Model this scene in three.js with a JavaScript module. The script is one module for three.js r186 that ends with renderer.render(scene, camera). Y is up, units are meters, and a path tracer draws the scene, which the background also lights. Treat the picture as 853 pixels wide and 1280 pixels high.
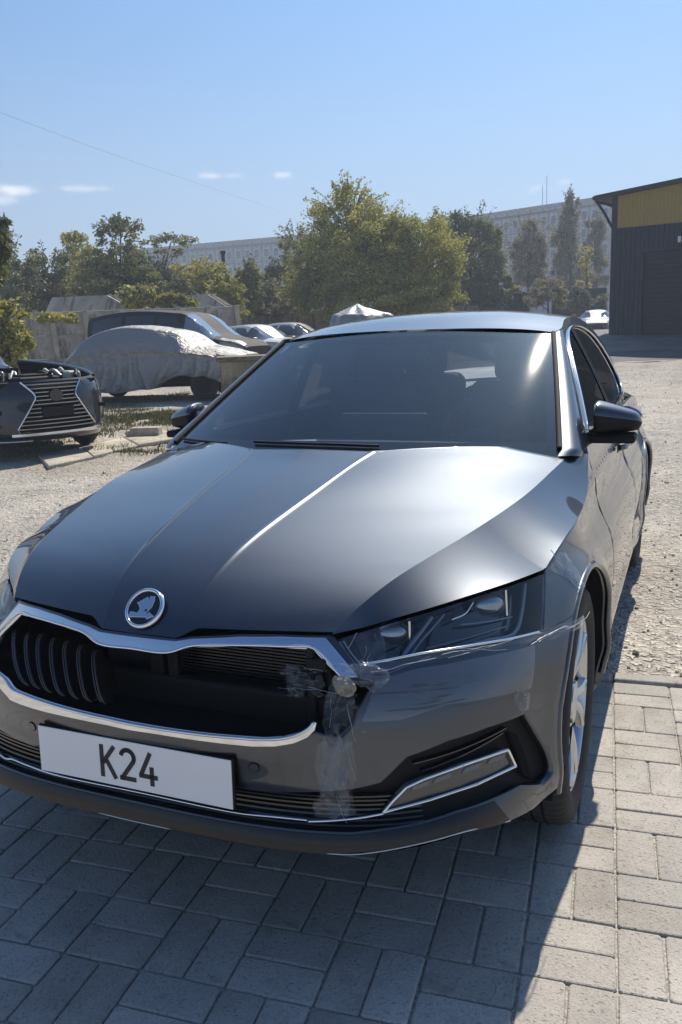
import * as THREE from 'three';
import { mergeGeometries } from 'three/addons/utils/BufferGeometryUtils.js';
import { RoundedBoxGeometry } from 'three/addons/geometries/RoundedBoxGeometry.js';

// ------------------------------------------------------------ camera, sky, sun, exposure
const scene = new THREE.Scene();
const PXW = 853, PXH = 1280, FPX = 1041;
const camera = new THREE.PerspectiveCamera(2 * Math.atan(PXH / 2 / FPX) * 180 / Math.PI, PXW / PXH, 0.05, 3000);
const D2R = Math.PI / 180;
camera.position.set(1.124, 1.366, 2.246);
camera.rotation.order = 'YXZ';
camera.rotation.set(-12.06 * D2R, 23.08 * D2R, -2.255 * D2R);
camera.updateMatrixWorld(true);
const renderer = new THREE.WebGLRenderer({ antialias: true });
renderer.toneMapping = THREE.LinearToneMapping;
renderer.toneMappingExposure = 1.3;
renderer.shadowMap.enabled = true;
renderer.setSize(682, 1024);

const SUN = new THREE.Vector3(0.035, 1.04, -0.985).normalize();
const sun = new THREE.DirectionalLight(new THREE.Color().setRGB(1.0, 0.905, 0.755), 5.0);
sun.position.copy(SUN).multiplyScalar(120); sun.target.position.set(0, 0, -10);
sun.castShadow = true; sun.shadow.mapSize.set(4096, 4096);
Object.assign(sun.shadow.camera, { left: -60, right: 60, top: 60, bottom: -60, near: 1, far: 300 });
scene.add(sun, sun.target);

// ---- noise
function mulberry(a) { return () => { a |= 0; a = a + 0x6D2B79F5 | 0; let t = Math.imul(a ^ a >>> 15, 1 | a); t = t + Math.imul(t ^ t >>> 7, 61 | t) ^ t; return ((t ^ t >>> 14) >>> 0) / 4294967296; }; }
const hash2 = (x, y, s) => { let h = Math.imul(x, 374761393) + Math.imul(y, 668265263) + Math.imul(s, 1442695041) | 0; h = Math.imul(h ^ h >>> 13, 1274126177); h ^= h >>> 16; return (h >>> 0) / 4294967296; };
function vnoise(x, y, p, s) {                       // value noise, period p (0: none)
  const xi = Math.floor(x), yi = Math.floor(y), fx = x - xi, fy = y - yi;
  const w = (v) => p ? ((v % p) + p) % p : v;
  const u = fx * fx * (3 - 2 * fx), v = fy * fy * (3 - 2 * fy);
  const a = hash2(w(xi), w(yi), s), b = hash2(w(xi + 1), w(yi), s), c = hash2(w(xi), w(yi + 1), s), d = hash2(w(xi + 1), w(yi + 1), s);
  return a + (b - a) * u + (c - a) * v + (a - b - c + d) * u * v;
}
function fbm(x, y, p, o, s) { let r = 0, a = 0.5, t = 0; for (let i = 0; i < o; i++) { r += a * vnoise(x, y, p, s + i); t += a; a *= 0.5; x *= 2; y *= 2; p *= 2; } return r / t; }
const clamp = (x, a, b) => Math.min(b, Math.max(a, x));
const lerp = (a, b, t) => a + (b - a) * t;
const sstep = (a, b, x) => { const t = clamp((x - a) / (b - a), 0, 1); return t * t * (3 - 2 * t); };

// ---- sky: clear autumn day, thin haze at the horizon, a few wisps of cloud
{
  const w = 2048, h = 1024, d = new Float32Array(w * h * 4);
  const zen = [0.038, 0.118, 0.345], mid = [0.180, 0.375, 0.72], hor = [0.54, 0.69, 0.85];
  // wisps: azimuth, elevation (degrees), half width, half height, strength
  const wisp = [[-132.8, 9.3, 1.6, 0.36, 0.8], [-128.6, 9.4, 1.9, 0.22, 0.5], [-133.4, 8.7, 1.2, 0.3, 0.45], [-120.7, 10.16, 1.1, 0.18, 0.7], [-119.2, 10.1, 0.7, 0.14, 0.35], [-116.0, 10.07, 0.85, 0.2, 0.75], [-99.8, 8.45, 0.8, 0.18, 0.5], [-98.1, 8.75, 0.5, 0.17, 0.4], [-160, 9, 3, 0.5, 0.5], [-40, 12, 3, 0.4, 0.5], [40, 11, 4, 0.6, 0.4], [120, 9, 3, 0.5, 0.5]];
  for (let j = 0; j < h; j++) for (let i = 0; i < w; i++) {
    const el = ((j + 0.5) / h - 0.5) * Math.PI, az = ((i + 0.5) / w - 0.5) * 2 * Math.PI;
    const dir = [Math.cos(el) * Math.cos(az), Math.sin(el), Math.cos(el) * Math.sin(az)];
    const cs = dir[0] * SUN.x + dir[1] * SUN.y + dir[2] * SUN.z;
    const e = Math.max(0, dir[1]);
    const t1 = sstep(0, 0.42, Math.pow(e, 0.9)), t2 = sstep(0.18, 0.80, e);
    const c1 = Math.max(0, cs), glow = 0.15 * Math.pow(Math.max(0, cs * 0.5 + 0.5), 5) + 0.16 * Math.pow(c1, 5) + 0.45 * Math.pow(c1, 30) + 0.9 * Math.pow(c1, 160);
    let cl = 0; const deg = el / D2R, ad = az / D2R;
    if (deg > 4 && deg < 16) for (const [a, b, rx, ry, st] of wisp) { const dx = (ad - a) / rx, dy = (deg - b) / ry; if (Math.abs(dx) > 2 || Math.abs(dy) > 2) continue; const n = fbm(ad * 2.2, deg * 6, 0, 4, 77) - 0.5; cl = Math.max(cl, st * sstep(1.0, 0.15, Math.sqrt(dx * dx + dy * dy) + n * 1.1)); }
    const k = (j * w + i) * 4;
    for (let c = 0; c < 3; c++) {
      let v = lerp(lerp(hor[c], mid[c], t1), zen[c], t2) * (0.62 + 0.45 * cs * cs);   // Rayleigh: weakest a right angle from the sun
      v += glow * [0.64, 0.85, 1.0][c];
      v = lerp(v, [0.93, 0.94, 0.96][c], cl);
      if (dir[1] < 0) v = [0.30, 0.28, 0.25][c];
      d[k + c] = v;
    }
    d[k + 3] = 1;
  }
  const tex = new THREE.DataTexture(d, w, h, THREE.RGBAFormat, THREE.FloatType);
  tex.mapping = THREE.EquirectangularReflectionMapping; tex.magFilter = tex.minFilter = THREE.LinearFilter;
  tex.wrapS = THREE.RepeatWrapping; tex.needsUpdate = true;
  scene.background = tex; scene.environment = tex;
}

// ------------------------------------------------------------ helpers
const V3 = (x, y, z) => new THREE.Vector3(x, y, z);
const taken = new Map();
function numbered(n) { const k = taken.get(n) || 0; taken.set(n, k + 1); return k ? `${n}_${String(k).padStart(3, '0')}` : n; }
function thing(name, label, category, group, pos = [0, 0, 0], turn = 0) {
  const g = new THREE.Group(); g.name = numbered(name); scene.add(g);
  g.position.set(...pos); g.rotation.y = turn; g.userData = { label, category }; if (group) g.userData.group = group; return g;
}
function shadows(m) { m.castShadow = m.receiveShadow = true; return m; }
function part(name, geo, mat, parent, label) {
  const m = shadows(new THREE.Mesh(Array.isArray(geo) ? merge(geo) : geo, mat)); m.name = name; if (label) m.userData.label = label; parent.add(m); return m;
}
function structure(name, geo, mat, kind = 'structure', label, category) {
  const m = shadows(new THREE.Mesh(Array.isArray(geo) ? merge(geo) : geo, mat)); m.name = numbered(name); m.userData = { kind }; if (label) m.userData.label = label; if (category) m.userData.category = category; scene.add(m); return m;
}
function merge(gs) {
  return mergeGeometries(gs.map(g => { let q = g.index ? g.toNonIndexed() : g; q = q === g ? g.clone() : q; for (const k of Object.keys(q.attributes)) if (!['position', 'normal', 'uv'].includes(k)) q.deleteAttribute(k); if (!q.attributes.uv) q.setAttribute('uv', new THREE.BufferAttribute(new Float32Array(q.attributes.position.count * 2), 2)); q.morphAttributes = {}; return q; }), false);
}
// pixel of the photograph -> ray
const _cm = camera.matrixWorld, CAM = camera.position.clone();
function pxRay(px, py) { return V3(px - PXW / 2, -(py - PXH / 2), -FPX).transformDirection(_cm); }
function pxPlane(px, py, axis, val) { const d = pxRay(px, py), t = (val - CAM[axis]) / d[axis]; return CAM.clone().addScaledVector(d, t); }
function pxDepth(px, py, depth) { const d = V3(px - PXW / 2, -(py - PXH / 2), -FPX).divideScalar(FPX).multiplyScalar(depth); return d.applyMatrix4(_cm); }
function toPx(v) { const q = v.clone().applyMatrix4(camera.matrixWorldInverse); return [PXW / 2 + FPX * q.x / -q.z, PXH / 2 - FPX * q.y / -q.z, -q.z]; }
camera.matrixWorldInverse.copy(camera.matrixWorld).invert();
// spline through knots: f(x)
function curve1(pts) {                              // monotone-ish cubic through [x, y]
  const n = pts.length, m = new Array(n);
  const s = i => (pts[i + 1][1] - pts[i][1]) / (pts[i + 1][0] - pts[i][0]);
  for (let i = 0; i < n; i++) { m[i] = i === 0 ? s(0) : i === n - 1 ? s(n - 2) : (s(i - 1) * (pts[i + 1][0] - pts[i][0]) + s(i) * (pts[i][0] - pts[i - 1][0])) / (pts[i + 1][0] - pts[i - 1][0]); }
  return x => {
    if (x <= pts[0][0]) return pts[0][1] + m[0] * (x - pts[0][0]);
    if (x >= pts[n - 1][0]) return pts[n - 1][1] + m[n - 1] * (x - pts[n - 1][0]);
    let i = 0; while (x > pts[i + 1][0]) i++;
    const h = pts[i + 1][0] - pts[i][0], t = (x - pts[i][0]) / h, t2 = t * t, t3 = t2 * t;
    return (2 * t3 - 3 * t2 + 1) * pts[i][1] + (t3 - 2 * t2 + t) * h * m[i] + (-2 * t3 + 3 * t2) * pts[i + 1][1] + (t3 - t2) * h * m[i + 1];
  };
}
function rail(pts) { const c = new THREE.CatmullRomCurve3(pts.map(p => Array.isArray(p) ? V3(...p) : p), false, 'centripetal'); c.arcLengthDivisions = 400; return c; }
function smooth2(pts, n) { const c = new THREE.SplineCurve(pts.map(p => new THREE.Vector2(p[0], p[1]))); return c.getPoints(n).map(p => [p.x, p.y]); }
function surfNormal(S, u, v) {
  const e = 2e-4, a = S(u + e, v).sub(S(u - e, v)), b = S(u, v + e).sub(S(u, v - e)); return a.cross(b).normalize();
}
// grid of a surface S(u,v) on [u0,u1]x[v0,v1]; creases: list of u knots where the normal may break
function grid(S, u0, u1, v0, v1, nu, nv, flip = 1, uvS = [1, 1]) {
  const P = [], N = [], U = [], I = [];
  for (let j = 0; j <= nv; j++) for (let i = 0; i <= nu; i++) {
    const u = lerp(u0, u1, i / nu), v = lerp(v0, v1, j / nv), p = S(u, v);
    const e = 1e-3, ua = Math.max(u - e * (u1 - u0), Math.min(u0, u1)), ub = Math.min(u + e * (u1 - u0), Math.max(u0, u1)), va = Math.max(v - e, Math.min(v0, v1)), vb = Math.min(v + e, Math.max(v0, v1));
    let n = S(ub, v).sub(S(ua, v)).cross(S(u, vb).sub(S(u, va))).normalize().multiplyScalar(flip);
    if (!(n.lengthSq() > 0.5)) n = V3(0, 1, 0);
    P.push(p.x, p.y, p.z); N.push(n.x, n.y, n.z); U.push(u * uvS[0], v * uvS[1]);
  }
  const w = nu + 1;
  for (let j = 0; j < nv; j++) for (let i = 0; i < nu; i++) { const a = j * w + i, b = a + 1, c = a + w, d = c + 1; if (flip > 0) I.push(a, b, d, a, d, c); else I.push(a, d, b, a, c, d); }
  const g = new THREE.BufferGeometry();
  g.setAttribute('position', new THREE.Float32BufferAttribute(P, 3)); g.setAttribute('normal', new THREE.Float32BufferAttribute(N, 3)); g.setAttribute('uv', new THREE.Float32BufferAttribute(U, 2)); g.setIndex(I);
  return g;
}
// a polygon with holes in the (u,v) domain of a surface, as a panel with turned-in edges
function panel(S, poly, holes = [], o = {}) {
  const L = o.edge || 0.05, su = o.su || 1.35, dep = o.hem ?? 0.012, off = o.off || 0;
  const dens = (ring) => { const r = []; for (let i = 0; i < ring.length; i++) { const a = ring[i], b = ring[(i + 1) % ring.length]; const l = S(a[0], a[1]).distanceTo(S(b[0], b[1])); const n = Math.max(1, Math.ceil(l / (L * 0.7))); for (let k = 0; k < n; k++) r.push([lerp(a[0], b[0], k / n), lerp(a[1], b[1], k / n)]); } return r; };
  const rings = [poly, ...holes].map(dens);
  const v2 = rings.map(r => r.map(p => new THREE.Vector2(p[0] * su, p[1])));
  if (THREE.ShapeUtils.isClockWise(v2[0])) { v2[0].reverse(); rings[0].reverse(); }
  for (let i = 1; i < v2.length; i++) if (!THREE.ShapeUtils.isClockWise(v2[i])) { v2[i].reverse(); rings[i].reverse(); }
  let tris = THREE.ShapeUtils.triangulateShape(v2[0], v2.slice(1));
  const pts = rings.flat().map(p => [p[0], p[1]]); const P3 = pts.map(p => S(p[0], p[1]));
  for (let it = 0; it < 7; it++) {                  // split long edges, the same on both sides of an edge
    const mid = new Map(); let any = false;
    const m = (a, b) => { const k = a < b ? a * 1e6 + b : b * 1e6 + a; if (mid.has(k)) return mid.get(k); let r = -1; if (P3[a].distanceTo(P3[b]) > L) { r = pts.length; const q = [(pts[a][0] + pts[b][0]) / 2, (pts[a][1] + pts[b][1]) / 2]; pts.push(q); P3.push(S(q[0], q[1])); any = true; } mid.set(k, r); return r; };
    const out = [];
    for (const [a, b, c] of tris) {
      const x = m(a, b), y = m(b, c), z = m(c, a), n = (x >= 0) + (y >= 0) + (z >= 0);
      if (n === 0) out.push([a, b, c]);
      else if (n === 3) out.push([a, x, z], [x, b, y], [z, y, c], [x, y, z]);
      else if (n === 1) { if (x >= 0) out.push([a, x, c], [x, b, c]); else if (y >= 0) out.push([a, b, y], [a, y, c]); else out.push([a, b, z], [z, b, c]); }
      else { if (x < 0) out.push([z, y, c], [a, b, y], [a, y, z]); else if (y < 0) out.push([a, x, z], [x, b, c], [x, c, z]); else out.push([x, b, y], [a, x, y], [a, y, c]); }
    }
    tris = out; if (!any) break;
  }
  const sg = o.flip || 1, NN = pts.map(p => surfNormal(S, p[0], p[1]).multiplyScalar(sg));
  const P = [], N = [], U = [], I = [];
  pts.forEach((p, i) => { const q = P3[i].clone().addScaledVector(NN[i], off); P.push(q.x, q.y, q.z); N.push(NN[i].x, NN[i].y, NN[i].z); U.push(p[0] * su, p[1]); });
  const ab = V3(0, 0, 0), ac = V3(0, 0, 0);
  for (const [a, b, c] of tris) { ab.subVectors(P3[b], P3[a]); ac.subVectors(P3[c], P3[a]); if (ab.cross(ac).dot(NN[a]) >= 0) I.push(a, b, c); else I.push(a, c, b); }
  if (dep > 0) {
    let k0 = 0; const fin = o.hemIn || null;
    for (const r of rings) {
      const n = r.length, base = P.length / 3;
      for (let i = 0; i <= n; i++) {
        const id = k0 + i % n, nx = k0 + (i + 1) % n, pv = k0 + (i + n - 1) % n;
        const tg = P3[nx].clone().sub(P3[pv]).normalize(), out = tg.clone().cross(NN[id]).normalize();
        const a = P3[id].clone().addScaledVector(NN[id], off), b = a.clone().addScaledVector(NN[id], -0.0025).addScaledVector(out, 0.0014), c = b.clone().addScaledVector(NN[id], -dep);
        const n1 = NN[id].clone().addScaledVector(out, 1).normalize();
        P.push(a.x, a.y, a.z, b.x, b.y, b.z, c.x, c.y, c.z); N.push(NN[id].x, NN[id].y, NN[id].z, n1.x, n1.y, n1.z, out.x, out.y, out.z); U.push(0, 0, 0, 0, 0, 0);
      }
      for (let i = 0; i < n; i++) { const a = base + i * 3, b = a + 3; I.push(a, a + 1, b, b, a + 1, b + 1, a + 1, a + 2, b + 1, b + 1, a + 2, b + 2); }
      k0 += n;
    }
  }
  const g = new THREE.BufferGeometry();
  g.setAttribute('position', new THREE.Float32BufferAttribute(P, 3)); g.setAttribute('normal', new THREE.Float32BufferAttribute(N, 3)); g.setAttribute('uv', new THREE.Float32BufferAttribute(U, 2)); g.setIndex(I);
  return g;
}
function tube(pts, r, seg = 24, rad = 6, closed = false) { return new THREE.TubeGeometry(new THREE.CatmullRomCurve3(pts.map(p => Array.isArray(p) ? V3(...p) : p), closed, 'centripetal'), seg, r, rad, closed); }
function box(w, h, d, x, y, z, r = 0) { const g = r ? new RoundedBoxGeometry(w, h, d, 2, r) : new THREE.BoxGeometry(w, h, d); g.translate(x, y, z); return g; }
// a flat bar of given width/height swept along points with an up hint
function sweep(pts, prof, upFn, closedProf = true) {
  const P = [], N = [], I = [], n = pts.length, m = prof.length;
  for (let i = 0; i < n; i++) {
    const t = pts[Math.min(n - 1, i + 1)].clone().sub(pts[Math.max(0, i - 1)]).normalize(), up = upFn(i).clone(); up.addScaledVector(t, -up.dot(t)).normalize(); const sd = t.clone().cross(up);
    for (let k = 0; k < m; k++) { const p = pts[i].clone().addScaledVector(sd, prof[k][0]).addScaledVector(up, prof[k][1]); P.push(p.x, p.y, p.z); }
  }
  for (let i = 0; i < n - 1; i++) for (let k = 0; k < (closedProf ? m : m - 1); k++) { const a = i * m + k, b = i * m + (k + 1) % m, c = a + m, d = b + m; I.push(a, b, d, a, d, c); }
  if (closedProf) for (let k = 1; k < m - 1; k++) { I.push(0, k + 1, k); const q = (n - 1) * m; I.push(q, q + k, q + k + 1); }
  const g = new THREE.BufferGeometry(); g.setAttribute('position', new THREE.Float32BufferAttribute(P, 3)); g.setIndex(I); const f = g.toNonIndexed(); f.computeVertexNormals(); return f;
}
// procedural textures
function tex(size, fn, srgb, rep) {
  const d = new Uint8Array(size * size * 4);
  for (let j = 0; j < size; j++) for (let i = 0; i < size; i++) { const c = fn(i / size, j / size, i, j), k = (j * size + i) * 4; if (typeof c === 'number') { d[k] = d[k + 1] = d[k + 2] = clamp(c, 0, 1) * 255; } else { d[k] = clamp(c[0], 0, 1) * 255; d[k + 1] = clamp(c[1], 0, 1) * 255; d[k + 2] = clamp(c[2], 0, 1) * 255; } d[k + 3] = 255; }
  const t = new THREE.DataTexture(d, size, size, THREE.RGBAFormat); t.wrapS = t.wrapT = THREE.RepeatWrapping; t.magFilter = THREE.LinearFilter; t.minFilter = THREE.LinearMipmapLinearFilter; t.generateMipmaps = true; if (srgb) t.colorSpace = THREE.SRGBColorSpace; if (rep) t.repeat.set(rep, rep); t.needsUpdate = true; return t;
}
const lin = (r, g, b) => new THREE.Color().setRGB(r, g, b);
const std = (c, rough, metal = 0, x = {}) => new THREE.MeshStandardMaterial({ color: c, roughness: rough, metalness: metal, ...x });
const phys = (c, rough, metal = 0, x = {}) => new THREE.MeshPhysicalMaterial({ color: c, roughness: rough, metalness: metal, ...x });
const s2l = v => v <= 0.04045 ? v / 12.92 : Math.pow((v + 0.055) / 1.055, 2.4);
const l2s = v => v <= 0.0031308 ? v * 12.92 : 1.055 * Math.pow(v, 1 / 2.4) - 0.055;
// the yard rises gently away from the camera
const FWD = [-0.392, -0.92];
function groundY(x, z) { const d = (x - 1.124) * FWD[0] + (z - 2.246) * FWD[1] - 9; const h = 0.0205 * (d > 0 ? d * d / (d + 3) : 0); return h < 0.6 ? h : 0.6 + 0.27 * (1 - Math.exp(-(h - 0.6) / 0.27)); }
function onGround(px, py) { const d = pxRay(px, py); let a = 0; for (let t = 0.5; t < 600; t += 0.25) { const x = CAM.x + d.x * t, z = CAM.z + d.z * t; if (CAM.y + d.y * t < groundY(x, z)) { a = t; break; } } const t = a || 600; return V3(CAM.x + d.x * t, groundY(CAM.x + d.x * t, CAM.z + d.z * t), CAM.z + d.z * t); }
// ------------------------------------------------------------ the grey sedan
// lower body as one surface: t 0..1 round the nose, 1..2 along the side, 2..3 round the tail; y is height. Negative t: the other side.
const Z0 = -0.1, Z1 = -2.85;
const bodyA = curve1([[0.12, 0.80], [0.20, 0.866], [0.30, 0.890], [0.45, 0.900], [0.60, 0.905], [0.70, 0.890], [0.77, 0.862], [0.85, 0.836], [0.92, 0.817], [0.98, 0.803], [1.1, 0.75]]);
const bodyF = curve1([[0.12, 0.79], [0.20, 0.850], [0.26, 0.862], [0.31, 0.872], [0.345, 0.860], [0.37, 0.842], [0.44, 0.850], [0.52, 0.863], [0.58, 0.862], [0.65, 0.842], [0.70, 0.818], [0.75, 0.785], [0.80, 0.735], [0.85, 0.67], [1.0, 0.45]]);
const bodyN = curve1([[0.12, 3.0], [0.2, 3.3], [0.32, 3.3], [0.48, 2.75], [0.60, 2.45], [0.7, 2.2], [0.78, 2.15], [0.9, 2.15]]);
const bodyR = curve1([[0.2, 0.90], [0.35, 0.955], [0.6, 0.97], [0.8, 0.95], [1.0, 0.88], [1.1, 0.82]]);
function body(t, y) {
  const s = t < 0 ? -1 : 1; t = Math.abs(t);
  const a = bodyA(y); let x, z;
  if (t <= 1) {
    const ph = t * Math.PI / 2, n = bodyN(y), b = bodyF(y) - Z0, sn = Math.sin(ph), cs = Math.max(1e-9, Math.cos(ph));
    const r = Math.pow(Math.pow(Math.abs(sn) / a, n) + Math.pow(cs / b, n), -1 / n); x = r * sn; z = Z0 + r * cs;
  } else if (t <= 2) { x = a; z = lerp(Z0, Z1, t - 1); }
  else { const ph = (t - 2) * Math.PI / 2, n = 2.5, b = bodyR(y), sn = Math.max(1e-9, Math.sin(ph)), cs = Math.max(1e-9, Math.cos(ph)); const r = Math.pow(Math.pow(cs / a, n) + Math.pow(sn / b, n), -1 / n); x = r * cs; z = Z1 - r * sn; }
  // side sculpture: shoulder line and the hollow under it, doors only
  const k = sstep(0.25, -0.55, z) * sstep(-3.5, -2.7, z);
  x += k * (0.007 * Math.exp(-(((y - 0.862) / 0.022) ** 2)) - 0.010 * Math.exp(-(((y - 0.76) / 0.07) ** 2)) + 0.008 * Math.exp(-(((y - 0.36) / 0.05) ** 2)));
  // flared arches
  for (const zc of [0, -2.686]) { const r = Math.hypot(y - 0.33, z - zc); if (x > 0.6) x += 0.012 * Math.exp(-(((r - 0.39) / 0.05) ** 2)); }
  return V3(s * x, y, z);
}
function hitBody(px, py) {                           // photo pixel -> (t, y) on the body
  const d = pxRay(px, py), F = (k) => { const x = CAM.x + d.x * k, y = CAM.y + d.y * k, z = CAM.z + d.z * k; if (y > 1.05 || y < 0.1) return 9; const a = bodyA(y); if (z > Z0) { const n = bodyN(y), b = bodyF(y) - Z0; return Math.pow(Math.pow(Math.abs(x) / a, n) + Math.pow((z - Z0) / b, n), 1 / n) - 1; } return Math.abs(x) / a - 1; };
  let k0 = 0.8, best = [9, 1]; for (let k = 0.8; k < 6; k += 0.004) { const f = F(k); if (f < best[0]) best = [f, k]; if (f < 0) { let lo = k - 0.004, hi = k; for (let i = 0; i < 40; i++) { const m = (lo + hi) / 2; if (F(m) > 0) lo = m; else hi = m; } best = [0, hi]; break; } }
  const k = best[1], x = CAM.x + d.x * k, y = CAM.y + d.y * k, z = CAM.z + d.z * k;
  const t = z > Z0 ? Math.atan2(Math.abs(x), z - Z0) / (Math.PI / 2) : 1 + (z - Z0) / (Z1 - Z0); return [Math.sign(x) * t, y];
}
const HB = l => l.map(p => { const q = hitBody(p[0], p[1]); return [Math.abs(q[0]), q[1]]; });
const mir = l => l.map(p => [-p[0], p[1]]);
function bodyAt(z, y) {                               // (z, y) on the side -> (t, y)
  if (z <= Z0 && z >= Z1) return [1 + (z - Z0) / (Z1 - Z0), y];
  let lo = z > Z0 ? 0 : 2, hi = z > Z0 ? 1 : 3; for (let i = 0; i < 50; i++) { const m = (lo + hi) / 2; if (body(m, y).z > z) lo = m; else hi = m; } return [(lo + hi) / 2, y];
}
function bodyX(x, y) { let lo = 0, hi = 1; for (let i = 0; i < 50; i++) { const m = (lo + hi) / 2; if (body(m, y).x < x) lo = m; else hi = m; } return [(lo + hi) / 2, y]; }

const paintTex = tex(512, (u, v) => 0.40 + 0.26 * fbm(u * 90, v * 90, 90, 2, 5) + 0.34 * fbm(u * 5, v * 5, 5, 4, 9), false);
const M = {
  paint: phys(lin(0.068, 0.077, 0.093), 0.36, 1.0, { clearcoat: 1, clearcoatRoughness: 0.02 }),
  chrome: std(lin(0.80, 0.81, 0.83), 0.09, 1),
  chromeSatin: std(lin(0.62, 0.62, 0.63), 0.28, 1),
  blackGloss: phys(lin(0.008, 0.008, 0.009), 0.22, 0, { clearcoat: 0.6, clearcoatRoughness: 0.1 }),
  blackPlastic: phys(lin(0.009, 0.009, 0.010), 0.6, 0, { specularIntensity: 0.45 }),
  blackMatte: phys(lin(0.010, 0.010, 0.011), 0.9, 0, { specularIntensity: 0.15 }),
  rubber: std(lin(0.020, 0.020, 0.021), 0.82),
  glass: phys(lin(0.58, 0.67, 0.76), 0.03, 0, { transmission: 1, thickness: 0, ior: 1.65 }),
  tint: phys(lin(0.10, 0.09, 0.08), 0.03, 0, { transmission: 1, thickness: 0, ior: 1.52 }),
  lens: phys(lin(0.93, 0.95, 0.97), 0.02, 0, { transmission: 1, thickness: 0, ior: 1.5 }),
  alloy: std(lin(0.55, 0.56, 0.58), 0.22, 1),
  steel: std(lin(0.30, 0.30, 0.31), 0.45, 1),
  seat: std(lin(0.09, 0.09, 0.095), 0.85),
  dash: std(lin(0.03, 0.03, 0.032), 0.7),
  plate: phys(lin(0.80, 0.80, 0.80), 0.35, 0, { clearcoat: 0.3, clearcoatRoughness: 0.2 }),
  ink: std(lin(0.012, 0.012, 0.013), 0.5),
  tape: phys(lin(0.92, 0.95, 0.98), 0.08, 0, { transmission: 0.985, thickness: 0, ior: 1.45 }),
  filmCloud: phys(lin(0.84, 0.88, 0.93), 0.10, 0, { transmission: 0.94, thickness: 0, ior: 1.5 }),
  tapeWhite: phys(lin(0.66, 0.58, 0.44), 0.3, 0, { transmission: 0.6, thickness: 0, ior: 1.4 }),
};
const car = thing('sedan', 'dark grey metallic sedan with broken front corner held by clear tape', 'car');

// ---- bonnet: lofted over four rails (centre line, inner crease, outer crease, shut line)
const shutPx = [[-0.615, 0.950], [-0.454, 0.884], [-0.29, 0.846], [-0.083, 0.833], [0.075, 0.819], [0.167, 0.798], [0.227, 0.779]].map(p => bodyAt(p[0], p[1]));
const lampTopPx = HB([[682, 711], [640, 727], [600, 740], [550, 756], [500, 771], [455, 784], [419, 794]]);
const R0 = rail([[0, 1.012, -0.13], [0, 0.990, -0.04], [0, 0.949, 0.19], [0, 0.918, 0.35], [0, 0.887, 0.49], [0, 0.856, 0.60], [0, 0.818, 0.69], [0, 0.772, 0.758], [0, 0.722, 0.803]]);
const R1 = rail([[0.215, 1.004, -0.164], [0.193, 0.982, -0.042], [0.171, 0.942, 0.192], [0.138, 0.883, 0.49], [0.126, 0.850, 0.602], [0.118, 0.812, 0.69], [0.108, 0.766, 0.757], [0.10, 0.722, 0.799]]);
const R2 = rail([[0.768, 0.960, -0.571], [0.739, 0.934, -0.335], [0.701, 0.904, -0.04], [0.625, 0.866, 0.238], [0.558, 0.839, 0.44], [0.518, 0.819, 0.548], [0.478, 0.787, 0.640], [0.437, 0.742, 0.715]]);
const shut3 = shutPx.map(p => body(p[0], p[1])), lamp3 = lampTopPx.map(p => body(p[0], p[1]));
const R3a = rail(shut3), R3b = rail([...lamp3.slice(0, -1), V3(0.437, 0.742, 0.715)]);
const KC = 0.56;                                      // where the shut line turns the lamp's corner
const R3 = v => v < KC ? R3a.getPointAt(v / KC) : R3b.getPointAt(Math.min(1, (v - KC) / (1 - KC)));
const r2at = v => R2.getPointAt(v);
const beadH = v => 0.0022 * sstep(0.90, 0.70, v);
function hoodInner(u, v) {                            // u 0..1: centre line to inner crease
  const a = R0.getPointAt(v), b = R1.getPointAt(v); const p = a.lerp(b, u); p.y += beadH(v) * Math.exp(-(((1 - u) * 0.17 / 0.008) ** 2)); return p;
}
function hoodMid(u, v) {                              // inner crease to outer crease, a light crown
  const a = R1.getPointAt(v), b = R2.getPointAt(v), p = a.clone().lerp(b, u);
  p.y += lerp(0.056, -0.004, sstep(0.08, 0.50, v)) * u * (1 - u); p.z += 0.03 * u * (1 - u) * sstep(0.6, 1, v); p.y += beadH(v) * Math.exp(-((u * a.distanceTo(b) / 0.008) ** 2));
  return p;
}
function hoodFlank(u, v) {                            // outer crease down to the shut line
  const a = R2.getPointAt(v), b = R3(v), p = a.clone().lerp(b, u); const w = a.distanceTo(b);
  p.y -= 0.10 * w * u * (1 - u); return p;
}
const edgeY = x => x < 0.095 ? 0.727 : lerp(0.727, 0.746, sstep(0.095, 0.15, x));
function cutV(S, u) { let lo = 0.6, hi = 1; const p1 = S(u, 1); if (p1.y >= edgeY(p1.x)) return 1; for (let i = 0; i < 40; i++) { const m = (lo + hi) / 2, p = S(u, m); if (p.y > edgeY(p.x)) lo = m; else hi = m; } return lo; }
const cutCache = new Map();
const cut = (S) => (u, v) => { const k = (S === hoodInner ? 0 : 10) + Math.round(u * 4000) / 4000; let c = cutCache.get(k); if (c === undefined) { c = cutV(S, u); cutCache.set(k, c); } return S(u, v * c); };
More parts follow.
